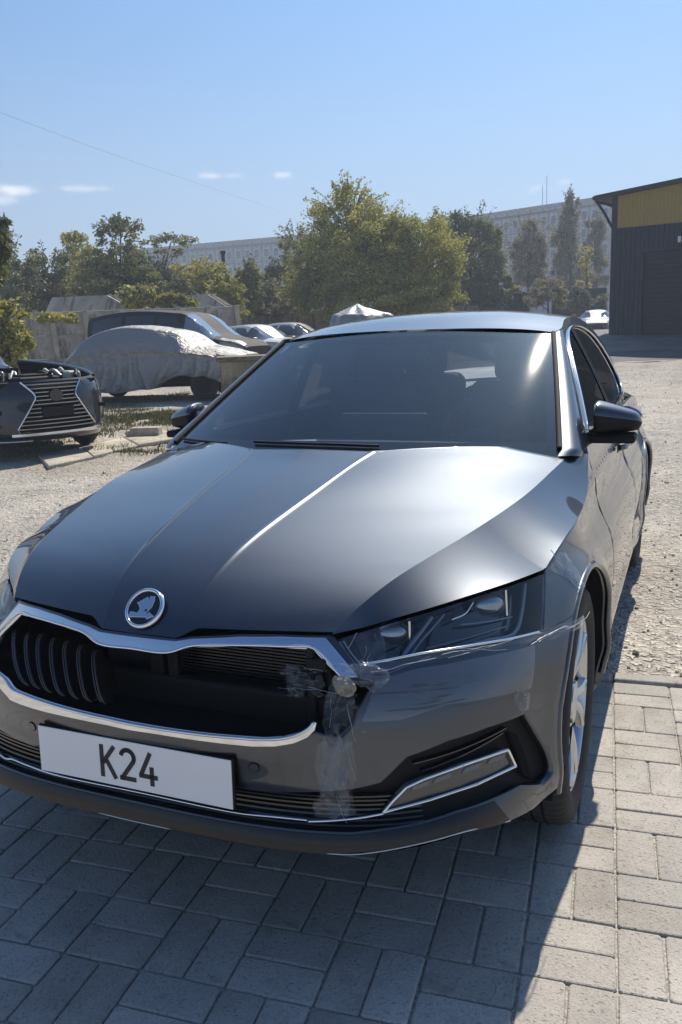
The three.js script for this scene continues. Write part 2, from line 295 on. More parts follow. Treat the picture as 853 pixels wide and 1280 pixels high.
{
  const gs = [];
  for (const s of [1, -1]) {
    const mm = S => (u, v) => { const p = S(u, v); p.x *= s; return p; };
    gs.push(grid(mm((u, v) => cut(hoodInner)(1 - (1 - u) ** 2.2, v)), 0, 1, 0, 1, 16, 70, s), grid(mm((u, v) => cut(hoodMid)(u ** 2.2, v)), 0, 1, 0, 1, 44, 70, s), grid(mm(hoodFlank), 0, 1, 0, 0.997, 14, 70, s));
  }
  // turned-down front edge
  const edge = []; for (let i = 0; i <= 8; i++) edge.push(cut(hoodInner)(i / 8, 1)); for (let i = 1; i <= 30; i++) edge.push(cut(hoodMid)(i / 30, 1));
  const full = [...edge.slice(1).reverse().map(p => V3(-p.x, p.y, p.z)), ...edge];
  gs.push(grid((u, v) => { const f = clamp(u, 0, 1) * (full.length - 1), i = Math.min(full.length - 2, Math.floor(f)); const p = full[i].clone().lerp(full[i + 1], f - i); p.y -= 0.012 * v; p.z -= 0.02 * v; return p; }, 0, 1, 0, 1, 120, 2, 1));
  const rear = []; for (let i = 0; i <= 10; i++) rear.push(hoodInner(i / 10, 0)); for (let i = 1; i <= 24; i++) rear.push(hoodMid(i / 24, 0)); const rearF = [...rear.slice(1).reverse().map(p => V3(-p.x, p.y, p.z)), ...rear].map(p => p.add(V3(0, -0.0055, 0)));
  gs.push(tube(rearF, 0.006, 120, 10));
  part('bonnet', gs, M.paint, car);
}

// ---- grille frame, openings, bumper
const gOuterTop = HB([[219.5, 802.5], [240, 799.7], [300, 797], [350, 797], [407, 798]]);
const gInnerTop = HB([[211, 816], [240, 808], [300, 807], [350, 808.5], [392, 811]]);
const gOutLow = HB([[9.4, 868], [16.4, 875], [47, 886], [94, 897], [138, 906]]);
const gInLow = HB([[7, 847], [17.6, 861], [35, 869], [94, 887.5], [138, 897.6]]);
const cTop = gOuterTop[0][1], cTopI = gInnerTop[0][1];
const sideOut = [bodyX(0.492, 0.655), bodyX(0.508, 0.615), bodyX(0.503, 0.58)], sideIn = [bodyX(0.474, 0.652), bodyX(0.488, 0.615), bodyX(0.482, 0.585)];
const yLowO = gOutLow[4][1], yLowI = gInLow[4][1];
const halfOut = [[0, cTop], ...gOuterTop, ...sideOut, ...smooth2([sideOut[2], ...gOutLow], 14).slice(1), [0, yLowO - 0.002]];
const halfIn = [[0, cTopI], ...gInnerTop, ...sideIn, ...smooth2([sideIn[2], ...gInLow], 14).slice(1), [0, yLowI - 0.002]];
const ringOf = h => [...h, ...mir(h.slice(1, -1)).reverse()];
// ------------------------------------------------------------ ground
const gravelCol = tex(1024, (u, v) => {
  const n = fbm(u * 6, v * 6, 6, 5, 11), f = fbm(u * 80, v * 80, 80, 3, 21), g = vnoise(u * 260, v * 260, 260, 31), st = sstep(0.62, 0.78, vnoise(u * 130, v * 130, 130, 41)), dk = sstep(0.70, 0.86, vnoise(u * 95, v * 95, 95, 51));
  let b = 0.40 + 0.16 * (n - 0.5) + 0.26 * (f - 0.5) + 0.16 * (g - 0.5) + 0.14 * st - 0.13 * dk; const w = 0.5 + 0.5 * (n - 0.5);
  return [l2s(clamp(b * 1.04, 0, 1)), l2s(clamp(b * 0.96, 0, 1)), l2s(clamp(b * 0.84, 0, 1))];
}, true);
const gravelBump = tex(1024, (u, v) => 0.35 * fbm(u * 80, v * 80, 80, 3, 21) + 0.22 * vnoise(u * 260, v * 260, 260, 31) + 0.3 * sstep(0.58, 0.8, vnoise(u * 130, v * 130, 130, 41)) + 0.2 * fbm(u * 20, v * 20, 20, 3, 61), false);
const gravelMat = new THREE.MeshStandardMaterial({ map: gravelCol, bumpMap: gravelBump, bumpScale: 0.03, roughness: 0.95, vertexColors: true });
function lumps(x, z) { return 0.05 * (fbm(x * 0.9 + 40, z * 0.9 + 40, 0, 3, 301) - 0.5) + 0.035 * (fbm(x * 3.1, z * 3.1, 0, 3, 302) - 0.5) + 0.022 * (vnoise(x * 7, z * 13, 0, 303) - 0.5); }
{
  // one sheet: fine near the car, coarse to the horizon
  const xs = [], zs = [];
  const addR = (a, lo, hi, st) => { for (let v = lo; v < hi - 1e-6; v += st) a.push(v); };
  addR(xs, -600, -60, 30); addR(xs, -60, -14, 2); addR(xs, -14, -5, 0.22); addR(xs, -5, 5, 0.07); addR(xs, 5, 14, 0.5); addR(xs, 14, 60, 4); addR(xs, 60, 601, 30);
  addR(zs, -900, -100, 40); addR(zs, -100, -34, 3); addR(zs, -34, -10, 0.22); addR(zs, -10, 3.2, 0.07); addR(zs, 3.2, 20, 1.2); addR(zs, 20, 101, 20);
  const P = [], U = [], C = [], I = [], w = xs.length;
  for (const z of zs) for (const x of xs) {
    const dp = Math.max(0, Math.max(Math.abs(x + 0.6) - 4, 0)), away = sstep(-0.92, -1.35, z);
    const y = groundY(x, z) - 0.035 * (1 - away) + away * (lumps(x, z) - 0.012);
    P.push(x, y, z); U.push(x / 2.3, z / 2.3);
    const n = fbm(x * 0.35 + 9, z * 0.35 + 5, 0, 4, 401), m = fbm(x * 1.3, z * 1.3, 0, 4, 402); const k = 0.86 + 0.34 * (n - 0.5) + 0.35 * (m - 0.5);
    const dirt = sstep(0.52, 0.62, n) * (x < -2 ? 1 : 0.15); C.push(k * lerp(1, 0.86, dirt), k * lerp(1, 0.83, dirt), k * lerp(1, 0.78, dirt));
  }
  for (let j = 0; j < zs.length - 1; j++) for (let i = 0; i < w - 1; i++) { const a = j * w + i; I.push(a, a + w, a + 1, a + 1, a + w, a + w + 1); }
  const g = new THREE.BufferGeometry(); g.setAttribute('position', new THREE.Float32BufferAttribute(P, 3)); g.setAttribute('uv', new THREE.Float32BufferAttribute(U, 2)); g.setAttribute('color', new THREE.Float32BufferAttribute(C, 3)); g.setIndex(I); g.computeVertexNormals();
  structure('ground', g, gravelMat);
}
// loose stones
{
  const rnd = mulberry(5), g = new THREE.IcosahedronGeometry(1, 0), mats = std(lin(0.50, 0.465, 0.41), 0.95), N = 7000, im = new THREE.InstancedMesh(g, mats, N), m = new THREE.Matrix4(), q = new THREE.Quaternion(), e = new THREE.Euler(), c = new THREE.Color();
  let k = 0; while (k < N) {
    const right = rnd() < 0.5; const x = right ? lerp(0.7, 3.2, rnd()) - 0 : lerp(-9, -1.1, rnd()), z = -1.1 - Math.pow(rnd(), 1.5) * (right ? 20 : 14); const X = right ? x - (z + 1) * -0.12 : x;
    const r = 0.003 + 0.010 * Math.pow(rnd(), 3); e.set(rnd() * 6, rnd() * 6, rnd() * 6); q.setFromEuler(e);
    m.compose(V3(X, groundY(X, z) + lumps(X, z) - 0.012 + r * 0.35, z), q, V3(r * (0.8 + rnd() * 0.6), r * 0.7, r)); im.setMatrixAt(k, m); const b = 0.65 + 0.7 * rnd(); c.setRGB(b, b * 0.98, b * 0.94); im.setColorAt(k, c); k++;
  }
  im.name = 'loose_stones'; im.userData = { kind: 'stuff', label: 'loose pale stones scattered over the gravel yard', category: 'gravel' }; shadows(im); scene.add(im);
}
// ---- concrete block paving, laid in pairs turned a quarter each time
{
  const ox = 0.906, oz = -0.7416, an = -5.267 * D2R, sz = 0.202, ca = Math.cos(an), sa = Math.sin(an);
  const at = (i, j) => [ox + sz * (i * ca - j * sa), oz + sz * (i * sa + j * ca)];
  const sandT = tex(512, (u, v) => { const b = 0.34 + 0.28 * (fbm(u * 60, v * 60, 60, 3, 71) - 0.5) + 0.2 * (vnoise(u * 200, v * 200, 200, 72) - 0.5); return [l2s(b * 1.04), l2s(b * 0.96), l2s(b * 0.85)]; }, true);
  const sandB = tex(512, (u, v) => fbm(u * 90, v * 90, 90, 3, 73), false);
  const I0 = -20, I1 = 8, J0 = -1, J1 = 19;
  const bed = new THREE.PlaneGeometry((I1 - I0) * sz, (J1 - J0) * sz, 1, 1); bed.rotateX(-Math.PI / 2); bed.rotateY(-an); const c = at((I0 + I1) / 2, (J0 + J1) / 2); bed.translate(c[0], -0.0065, c[1]);
  { const uv = bed.attributes.uv, pp = bed.attributes.position; for (let i = 0; i < uv.count; i++) uv.setXY(i, pp.getX(i) / 0.7, pp.getZ(i) / 0.7); }
  const pave = structure('pavement', bed, new THREE.MeshStandardMaterial({ map: sandT, bumpMap: sandB, bumpScale: 0.006, roughness: 0.96 }));
  const stoneT = tex(1024, (u, v) => { const n = fbm(u * 7, v * 7, 7, 4, 81), f = vnoise(u * 230, v * 230, 230, 82), pit = sstep(0.80, 0.9, vnoise(u * 120, v * 120, 120, 83)), st = sstep(0.62, 0.80, fbm(u * 12 + 3, v * 12, 12, 4, 87)); let b = 0.355 + 0.15 * (n - 0.5) + 0.09 * (f - 0.5) - 0.06 * pit - 0.07 * st; return [l2s(b * 1.02), l2s(b * 0.985), l2s(b * 0.93)]; }, true);
  const stoneB = tex(1024, (u, v) => 0.6 * vnoise(u * 230, v * 230, 230, 82) - 0.6 * sstep(0.78, 0.9, vnoise(u * 120, v * 120, 120, 83)) + 0.5 + 0.2 * fbm(u * 12, v * 12, 12, 3, 84), false);
  const mats = [0.90, 1, 1.08, 0.96, 0.84].map((k, i) => new THREE.MeshStandardMaterial({ color: lin(k, k * (0.985 - 0.006 * i), k * (0.955 - 0.01 * i)), map: stoneT, bumpMap: stoneB, bumpScale: 0.002, roughness: 0.88 }));
  // brick: bevelled slab, top at y 0; uneven corners; a few variants
  const mk = (w, d, k) => { const rn = mulberry(900 + k), b = 0.0045, h = 0.03, P = [], jit = () => (rn() - 0.5) * 0.0022; const ring = (ins, y, round) => { const r = []; const a = w / 2 - ins, e = d / 2 - ins, n = 4; for (const [sx, sz2] of [[-1, -1], [1, -1], [1, 1], [-1, 1]]) r.push([sx * (a - round) + 0, y, sz2 * e], [sx * a, y, sz2 * (e - round)]); return [r[1], r[0], r[2], r[3], r[5], r[4], r[6], r[7]]; };
    const R = [ring(0, -h, 0.006), ring(0, -0.004, 0.006), ring(b * 0.35, -0.0012, 0.006), ring(b, 0, 0.005)]; for (let i = 0; i < 8; i++) { const jx = jit(), jz = jit(); for (let q = 0; q < 4; q++) { R[q][i][0] += jx; R[q][i][2] += jz; } }
    const V = R.flat(), I = []; for (let q = 0; q < 3; q++) for (let i = 0; i < 8; i++) { const a = q * 8 + i, n2 = q * 8 + (i + 1) % 8; I.push(a, a + 8, n2, n2, a + 8, n2 + 8); } for (let i = 1; i < 7; i++) I.push(24, 24 + i + 1, 24 + i);
    const g = new THREE.BufferGeometry(); g.setAttribute('position', new THREE.Float32BufferAttribute(V.flat(), 3)); const ux = rn(), uz = rn(); g.setAttribute('uv', new THREE.Float32BufferAttribute(V.flatMap(p => [p[0] / 0.8 + ux, p[2] / 0.8 + uz]), 2)); g.setIndex(I); const f = g.toNonIndexed(); f.computeVertexNormals(); return f; };
  const along = [0, 1, 2, 3, 4].map(k => mk(0.0962, 0.1985, k)), across = [0, 1, 2, 3, 4].map(k => mk(0.1965, 0.0985, 10 + k));
  const rnd = mulberry(77), list = [];
  for (let j = J0; j < J1; j++) for (let i = I0; i < I1; i++) for (const h of [-1, 1]) {
    const even = ((i + j) % 2 + 2) % 2 === 0; const p = at(i + 0.5 + (even ? h * 0.25 : 0), j + 0.5 + (even ? 0 : h * 0.25));
    const v = toPx(V3(p[0], 0, p[1])); const inF = v[2] > 0.2 && v[0] > -40 && v[0] < PXW + 40 && v[1] > 0 && v[1] < PXH + 60; const under = p[0] < 0.84 && p[0] > -0.95 && p[1] < 0.72;
    list.push({ p, even, k: Math.floor(rnd() * 5), m: Math.floor(rnd() * 5), dy: (rnd() - 0.5) * 0.0028, r: (rnd() - 0.5) * 0.012, tx: (rnd() - 0.5) * 0.006, tz: (rnd() - 0.5) * 0.006, sc: (inF ? 1 : 0) * (under ? 0.01 : 1) / (v[2] * v[2]) });
  }
  list.sort((a, b) => b.sc - a.sc);
  const rest = [];
  list.forEach((o, n) => {
    const g = (o.even ? along : across)[o.k], m = new THREE.Mesh(g, mats[o.m]); m.position.set(o.p[0], 0.001 + o.dy, o.p[1]); m.rotation.set(o.tx, -an + o.r, o.tz);
    if (n < 300 && o.sc > 0.002) { m.name = n ? `paver_${String(n).padStart(3, '0')}` : 'paver'; shadows(m); pave.add(m); }
    else { m.updateMatrix(); rest.push(g.clone().applyMatrix4(m.matrix)); }
  });
  const r = part('outer_pavers', mergeGeometries(rest), mats[1], pave); r.userData.kind = 'stuff';
  // edging stones along the gravel
  for (let i = I0; i < I1; i += 4) { const a = at(i + 0.01, J0), b = at(i + 3.97, J0), g = new RoundedBoxGeometry(sz * 3.96, 0.08, 0.075, 2, 0.012); { const uv = g.attributes.uv, pp = g.attributes.position; for (let k = 0; k < uv.count; k++) uv.setXY(k, pp.getX(k) / 0.8 + i, (pp.getZ(k) + pp.getY(k)) / 0.8); } const m = part('edging_stone', g, mats[(i + 40) % 5], pave); m.position.set((a[0] + b[0]) / 2 + sa * 0.042, -0.028, (a[1] + b[1]) / 2 - ca * 0.042); m.rotation.y = -an; }
}
// ------------------------------------------------------------ things around the yard
const RIGHT = V3(0.92, 0, -0.392), FWV = V3(-0.392, 0, -0.92);
const gAt = (px, depth) => { const p = pxDepth(px, 420, depth); p.y = groundY(p.x, p.z); return p; };
// generic vehicle shell: z along, v 0..1 from sill over the side and roof to the centre line
function shell(o) {
  const bw = curve1(o.half), by = curve1(o.belt), ty = curve1(o.top), rw = curve1(o.roof), sy = o.sill;
  return (z, v) => {
    const a = Math.abs(v), s = v < 0 ? -1 : 1, w = bw(z), b = by(z), t = Math.max(ty(z), b + 0.004), r = Math.min(rw(z), w - 0.01);
    let x, y;
    if (a < 0.5) { const f = a / 0.5; y = lerp(sy, b, f); x = w * (0.955 + 0.045 * Math.sin(Math.PI * clamp(f * 0.9 + 0.05, 0, 1)) ) - 0.035 * w * f ** 4; }
    else if (a < 0.78) { const f = (a - 0.5) / 0.28; x = lerp(w * 0.965, r, f) + 0.03 * Math.sin(Math.PI * f); y = lerp(b, t - 0.05 * Math.min(1, (t - b) * 2), f); }
    else { const f = (a - 0.78) / 0.22; x = r * (1 - f); y = t - 0.05 * Math.min(1, (t - b) * 2) * (1 - f) ** 2; }
    return V3(s * x, y, z);
  };
}
function shellGeo(S, z0, z1, nz = 60, nv = 44, uvS = [1, 1]) { return grid((u, v) => S(lerp(z0, z1, v), u), -1, 1, 0, 1, nv * 2, nz, 1, uvS); }
function endCap(S, z, flip) { // closes the nose or tail
  const c = V3(0, S(z, 0).y * 0.5 + S(z, 1).y * 0.5, z); return grid((u, v) => S(z, u).lerp(c, v), -1, 1, 0, 1, 40, 1, flip);
}
const smallTyre = new THREE.TorusGeometry(0.24, 0.085, 12, 32).scale(1, 1, 1.15).rotateY(Math.PI / 2), smallRim = new THREE.CylinderGeometry(0.2, 0.2, 0.14, 24).rotateZ(Math.PI / 2);
function wheelsFor(parent, pts, sc = 1) { for (const [x, z] of pts) { const w = new THREE.Group(); w.name = 'wheel'; parent.add(w); w.position.set(x, 0.325 * sc, z); w.scale.setScalar(sc); part('tyre', smallTyre, M.rubber, w); part('rim', smallRim, M.alloy, w); } }
const dGlass = phys(lin(0.016, 0.018, 0.02), 0.05, 0, { clearcoat: 1, clearcoatRoughness: 0.03 });
const win = (S, zs, v0, v1, s) => { const p = []; zs.forEach(z => p.push([z, s * v1])); return [...zs.map(z => [z[0], s * lerp(v0, v1, z[1] ?? 1)]), [zs[zs.length - 1][0], s * v0], [zs[0][0], s * v0]]; };
function sidePane(S, poly, s) { return panel(S, poly.map(p => [p[0], s * p[1]]), [], { su: 1, off: 0.005 , hem: 0.004, edge: 0.15, flip: -1 }); }

// ---- the black SUV with its bonnet off
{
  const P = pxDepth(77, 546, 10.2), turn = Math.atan2(0.915, 0.40);
  const base = V3(P.x, 0, P.z).addScaledVector(V3(Math.sin(turn), 0, Math.cos(turn)), -0.93); base.y = groundY(base.x, base.z);
  const suv = thing('damaged_suv', 'black suv with its bonnet gone and engine bay open, wide barred grille', 'car', undefined, base.toArray(), turn);
  suv.scale.setScalar(0.95); const paint = phys(lin(0.012, 0.014, 0.018), 0.35, 0.3, { clearcoat: 1, clearcoatRoughness: 0.04 });
  const a = curve1([[0.2, 0.86], [0.4, 0.93], [0.6, 0.945], [0.8, 0.935], [0.95, 0.90], [1.1, 0.86]]), f = curve1([[0.2, 0.90], [0.32, 0.985], [0.45, 0.99], [0.62, 0.97], [0.8, 0.955], [0.95, 0.90], [1.06, 0.82]]);
  const SB = (t, y) => { const s = t < 0 ? -1 : 1; t = Math.abs(t); const A = a(y), z0 = -0.1; if (t <= 1) { const ph = t * Math.PI / 2, n = 2.7, b = f(y) - z0, sn = Math.abs(Math.sin(ph)), cs = Math.max(1e-9, Math.cos(ph)), r = Math.pow(Math.pow(sn / A, n) + Math.pow(cs / b, n), -1 / n); return V3(s * r * sn, y, z0 + r * cs); } return V3(s * A, y, lerp(z0, -3.7, t - 1)); };
  const X = (x, y) => { let lo = 0, hi = 1; for (let i = 0; i < 40; i++) { const m = (lo + hi) / 2; if (SB(m, y).x < Math.abs(x)) lo = m; else hi = m; } return [Math.sign(x) * lo, y]; };
  const Z = (z, y) => { if (z <= -0.1) return [1 + (z + 0.1) / -3.6, y]; let lo = 0, hi = 1; for (let i = 0; i < 40; i++) { const m = (lo + hi) / 2; if (SB(m, y).z > z) lo = m; else hi = m; } return [lo, y]; };
  const spindle = [[0.40, 0.98], [0.27, 0.80], [0.31, 0.72], [0.52, 0.40], [0.50, 0.345]], ring = [...spindle.map(p => X(p[0], p[1])), ...spindle.slice().reverse().map(p => X(-p[0], p[1]))];
  const arch = (zc, a0, a1, n) => Array.from({ length: n + 1 }, (_, i) => { const an = lerp(a0, a1, i / n); return Z(zc + 0.42 * Math.cos(an), 0.36 + 0.42 * Math.sin(an)); });
  const half = [[0, 1.0], X(0.40, 1.0), X(0.62, 1.01), Z(0.45, 1.04), Z(0.1, 1.06), [1, 1.075], [1.14, 1.12], [1.55, 1.185], [1.55, 0.24], Z(-0.42, 0.24), ...arch(0, Math.PI * 1.08, -0.15, 18), Z(0.5, 0.25), X(0.55, 0.24), [0, 0.24]];
  const ringH = [...half, ...half.slice(1, -1).map(p => [-p[0], p[1]]).reverse()];
  part('front_body', panel(SB, ringH, [ring], { edge: 0.08, hem: 0.02 }), paint, suv);
  part('grille_well', panel(SB, ring, [], { off: -0.05, hem: 0, edge: 0.08 }), M.blackMatte, suv);
  const chr = M.chrome;
  const wAt = y => curve1([[0.345, 0.50], [0.40, 0.52], [0.72, 0.31], [0.80, 0.27], [0.98, 0.40]])(y);
  for (let k = 0; k < 12; k++) { const y = 0.40 + k * 0.05, w = wAt(y) - 0.01, pts = []; for (let i = 0; i <= 20; i++) { const q = X(lerp(-w, w, i / 20), y); pts.push(SB(q[0], y).addScaledVector(surfNormal(SB, q[0], y), -0.012)); } part('grille_bar', sweep(pts, [[-0.011, -0.012], [0.011, -0.012], [0.007, 0.008], [-0.007, 0.008]], () => V3(0, 0, 1)), std(lin(0.28, 0.29, 0.30), 0.25, 1), suv); }
  part('grille_emblem', (() => { const c = new THREE.CylinderGeometry(0.075, 0.08, 0.02, 28); c.rotateX(Math.PI / 2); c.scale(1.2, 1, 1); c.translate(0, 0.80, SB(0, 0.8).z + 0.006); return c; })(), M.blackGloss, suv);
  part('plate_bracket', box(0.42, 0.12, 0.02, 0, 0.60, SB(0, 0.6).z + 0.004, 0.006), M.blackPlastic, suv);
  for (const s of [1, -1]) part('grille_rim', tube(spindle.slice(0, 4).map(p => { const q = X(s * p[0], p[1]); return SB(q[0], q[1]).addScaledVector(surfNormal(SB, q[0], q[1]), 0.006); }), 0.011, 24, 6), chr, suv);
  { const pts = []; for (let i = 0; i <= 24; i++) { const q = X(lerp(-0.58, 0.58, i / 24), 0.335); pts.push(SB(q[0], q[1]).addScaledVector(surfNormal(SB, q[0], q[1]), 0.012)); } part('chrome_lip', sweep(pts, [[-0.028, -0.014], [0.026, -0.014], [0.018, 0.012], [-0.012, 0.016]], () => V3(0, 0.15, 1)), std(lin(0.75, 0.75, 0.75), 0.25, 1), suv); const lw = []; for (let i = 0; i <= 24; i++) { const q = X(lerp(-0.75, -0.35, i / 24), 0.255); lw.push(SB(q[0], q[1]).addScaledVector(surfNormal(SB, q[0], q[1]), 0.01)); } part('silver_trim', tube(lw, 0.012, 24, 6), M.chromeSatin, suv); }
  for (const s of [1, -1]) { part('headlamp', panel(SB, [X(0.44, 0.90), X(0.40, 0.955), X(0.75, 0.985), Z(0.40, 1.005), Z(0.36, 0.96), X(0.80, 0.90)].map(p => [s * Math.abs(p[0]), p[1]]), [], { off: 0.004, hem: 0.01, edge: 0.08 }), dGlass, suv); part('corner_vent', panel(SB, [X(0.66, 0.44), X(0.84, 0.66), Z(0.44, 0.66), Z(0.46, 0.42)].map(p => [s * Math.abs(p[0]), p[1]]), [], { off: 0.004, hem: 0.01, edge: 0.08 }), M.blackPlastic, suv); }
  // open engine bay
  part('bay_floor', box(1.5, 0.05, 2.6, 0, 0.62, -0.5), M.blackMatte, suv);
  part('slam_panel', box(1.3, 0.05, 0.14, 0, 0.965, 0.72, 0.02), M.blackPlastic, suv);
  part('engine_cover', [box(0.56, 0.12, 0.52, 0.02, 0.97, 0.22, 0.04), box(0.38, 0.03, 0.36, 0.02, 1.045, 0.22, 0.012)], M.blackPlastic, suv);
  part('battery', box(0.26, 0.2, 0.2, -0.48, 0.97, 0.25, 0.015), std(lin(0.03, 0.03, 0.035), 0.5), suv);
  part('coolant_tank', box(0.2, 0.16, 0.18, 0.5, 1.0, 0.42, 0.04), std(lin(0.42, 0.42, 0.38), 0.5), suv);
  part('air_box', box(0.32, 0.18, 0.3, 0.46, 0.99, 0.05, 0.03), M.blackPlastic, suv);
  const rn = mulberry(31); for (let k = 0; k < 16; k++) { const x0 = lerp(-0.62, 0.62, rn()), z0 = lerp(-0.5, 0.6, rn()); part('hose', tube([[x0, 0.97 + rn() * 0.06, z0], [x0 + rn() * 0.2 - 0.1, 1.05 + rn() * 0.06, z0 - 0.12], [x0 + rn() * 0.4 - 0.2, 0.98 + rn() * 0.05, z0 - 0.3]], 0.014 + rn() * 0.016, 12, 6), [M.blackPlastic, M.steel, std(lin(0.35, 0.33, 0.3), 0.6)][k % 3], suv); }
  part('bonnet_stay', tube([[-0.62, 1.02, 0.1], [-0.66, 1.13, -0.05], [-0.60, 1.2, -0.08]], 0.012, 10, 6), M.blackPlastic, suv);
  for (const s of [1, -1]) part('fender_rail', tube([[s * 0.70, 1.0, 0.62], [s * 0.79, 1.045, 0.3], [s * 0.83, 1.085, -0.1], [s * 0.84, 1.13, -0.6], [s * 0.84, 1.20, -2.05]], 0.03, 20, 8), paint, suv);
  // cabin behind
  const S = shell({ half: [[-3.8, 0.86], [-3, 0.94], [-0.6, 0.94]], belt: [[-3.8, 1.1], [-0.6, 1.06]], top: [[-3.8, 1.12], [-3.6, 1.45], [-3.35, 1.62], [-2.95, 1.68], [-2.75, 1.60], [-2.7, 1.45], [-2.45, 1.14], [-2.3, 1.10]], roof: [[-3.8, 0.6], [-0.6, 0.66]], sill: 0.25 });
  part('cabin_body', [shellGeo(S, -3.8, -2.3, 50, 30), endCap(S, -3.8, 1)], paint, suv);
  for (const s of [1, -1]) part('side_window', sidePane(S, [[-2.7, 0.53], [-2.85, 0.73], [-3.2, 0.73], [-3.45, 0.55]], s), dGlass, suv);
  part('windscreen', panel(S, [[-2.46, -0.9], [-2.46, 0.9], [-2.74, 0.86], [-2.74, -0.86]].map(p => [p[0], p[1]]), [], { su: 1, off: 0.006, hem: 0, edge: 0.15, flip: -1 }), dGlass, suv);
  wheelsFor(suv, [[0.80, 0], [-0.80, 0], [0.80, -2.79], [-0.80, -2.79]], 1.12);
}
// ---- car under a silver cover
const clothBump = tex(512, (u, v) => 0.5 * fbm(u * 9, v * 30, 9, 4, 601) + 0.5 * fbm(u * 40, v * 25, 40, 3, 602), false);
const silver = new THREE.MeshStandardMaterial({ color: lin(0.30, 0.295, 0.285), roughness: 0.44, metalness: 0.4, bumpMap: clothBump, bumpScale: 0.035 });
{
  const g0 = onGround(200, 499), turn = Math.atan2(RIGHT.x, RIGHT.z) - 0.18;
  const cv = thing('covered_car', 'parked car draped in a wrinkled silver grey car cover', 'car', undefined, g0.toArray(), turn);
  const S = shell({ half: [[-2.1, 0.74], [-1.6, 0.9], [0, 0.94], [1.5, 0.9], [2.05, 0.72]], belt: [[-2.1, 0.58], [-1.6, 0.84], [-1, 0.95], [1, 0.95], [2.05, 0.78]], top: [[-2.1, 0.60], [-1.85, 0.80], [-1.6, 1.06], [-1.3, 1.34], [-1.02, 1.46], [0.4, 1.49], [0.78, 1.40], [1.2, 1.12], [1.55, 1.04], [2.05, 0.90]], roof: [[-2.1, 0.66], [-0.8, 0.68], [0.6, 0.68], [2.05, 0.66]], sill: 0.22 });
  const wr = (z, v) => {
    const p = S(z, v), a = Math.abs(v), sd = v > 0 ? 1 : 7, low = sstep(0.75, 0.2, a);
    const rid = 1 - 2 * Math.abs(fbm(z * 2.6 + v * 2.2 + 20, v * 3 + 4, 0, 3, 610) - 0.5), n = fbm(z * 5 + 30, v * 7, 0, 3, 613) - 0.5, f = Math.sin(z * 19 + 11 * fbm(z * 1.6, v * 2.4, 0, 2, 611));
    const hem = 0.10 + 0.22 * fbm(z * 1.7, sd, 0, 3, 612) + 0.26 * sstep(0.1, 0.9, z) * sstep(2.0, 1.3, z);
    p.x *= 1.03 + 0.10 * low * (rid - 0.6) + 0.03 * n + 0.05 * Math.sign(f) * Math.abs(f) ** 0.6 * low * sstep(0.8, 0.4, a); if (a < 0.5) { const k = 1 - a / 0.5; p.x *= 1 + 0.10 * k * k * sstep(0.6, -1.2, z); p.y = lerp(hem, p.y, clamp(a / 0.5, 0, 1) ** 0.8); }
    p.y += 0.012 * n + 0.02 * rid * low; p.z += 0.03 * n - 0.28 * (a < 0.5 ? (1 - a / 0.5) : 0) * sstep(-0.9, -2.1, z); return p;
  };
  const geo = shellGeo(wr, -1.95, 2.1, 190, 80, [2.2, 3]); geo.computeVertexNormals();
  const e1 = endCap(wr, -1.95, 1), e2 = endCap(wr, 2.1, -1);
  part('cover', [geo, e1, e2], silver, cv);
  part('body_under', box(1.5, 0.45, 3.7, 0, 0.5, 0, 0.15), M.blackMatte, cv);
  wheelsFor(cv, [[0.74, 1.3], [-0.74, 1.3], [0.74, -1.3], [-0.74, -1.3]], 0.95); cv.traverse(m => { if (m.name === 'rim') m.material = M.blackPlastic; });
}
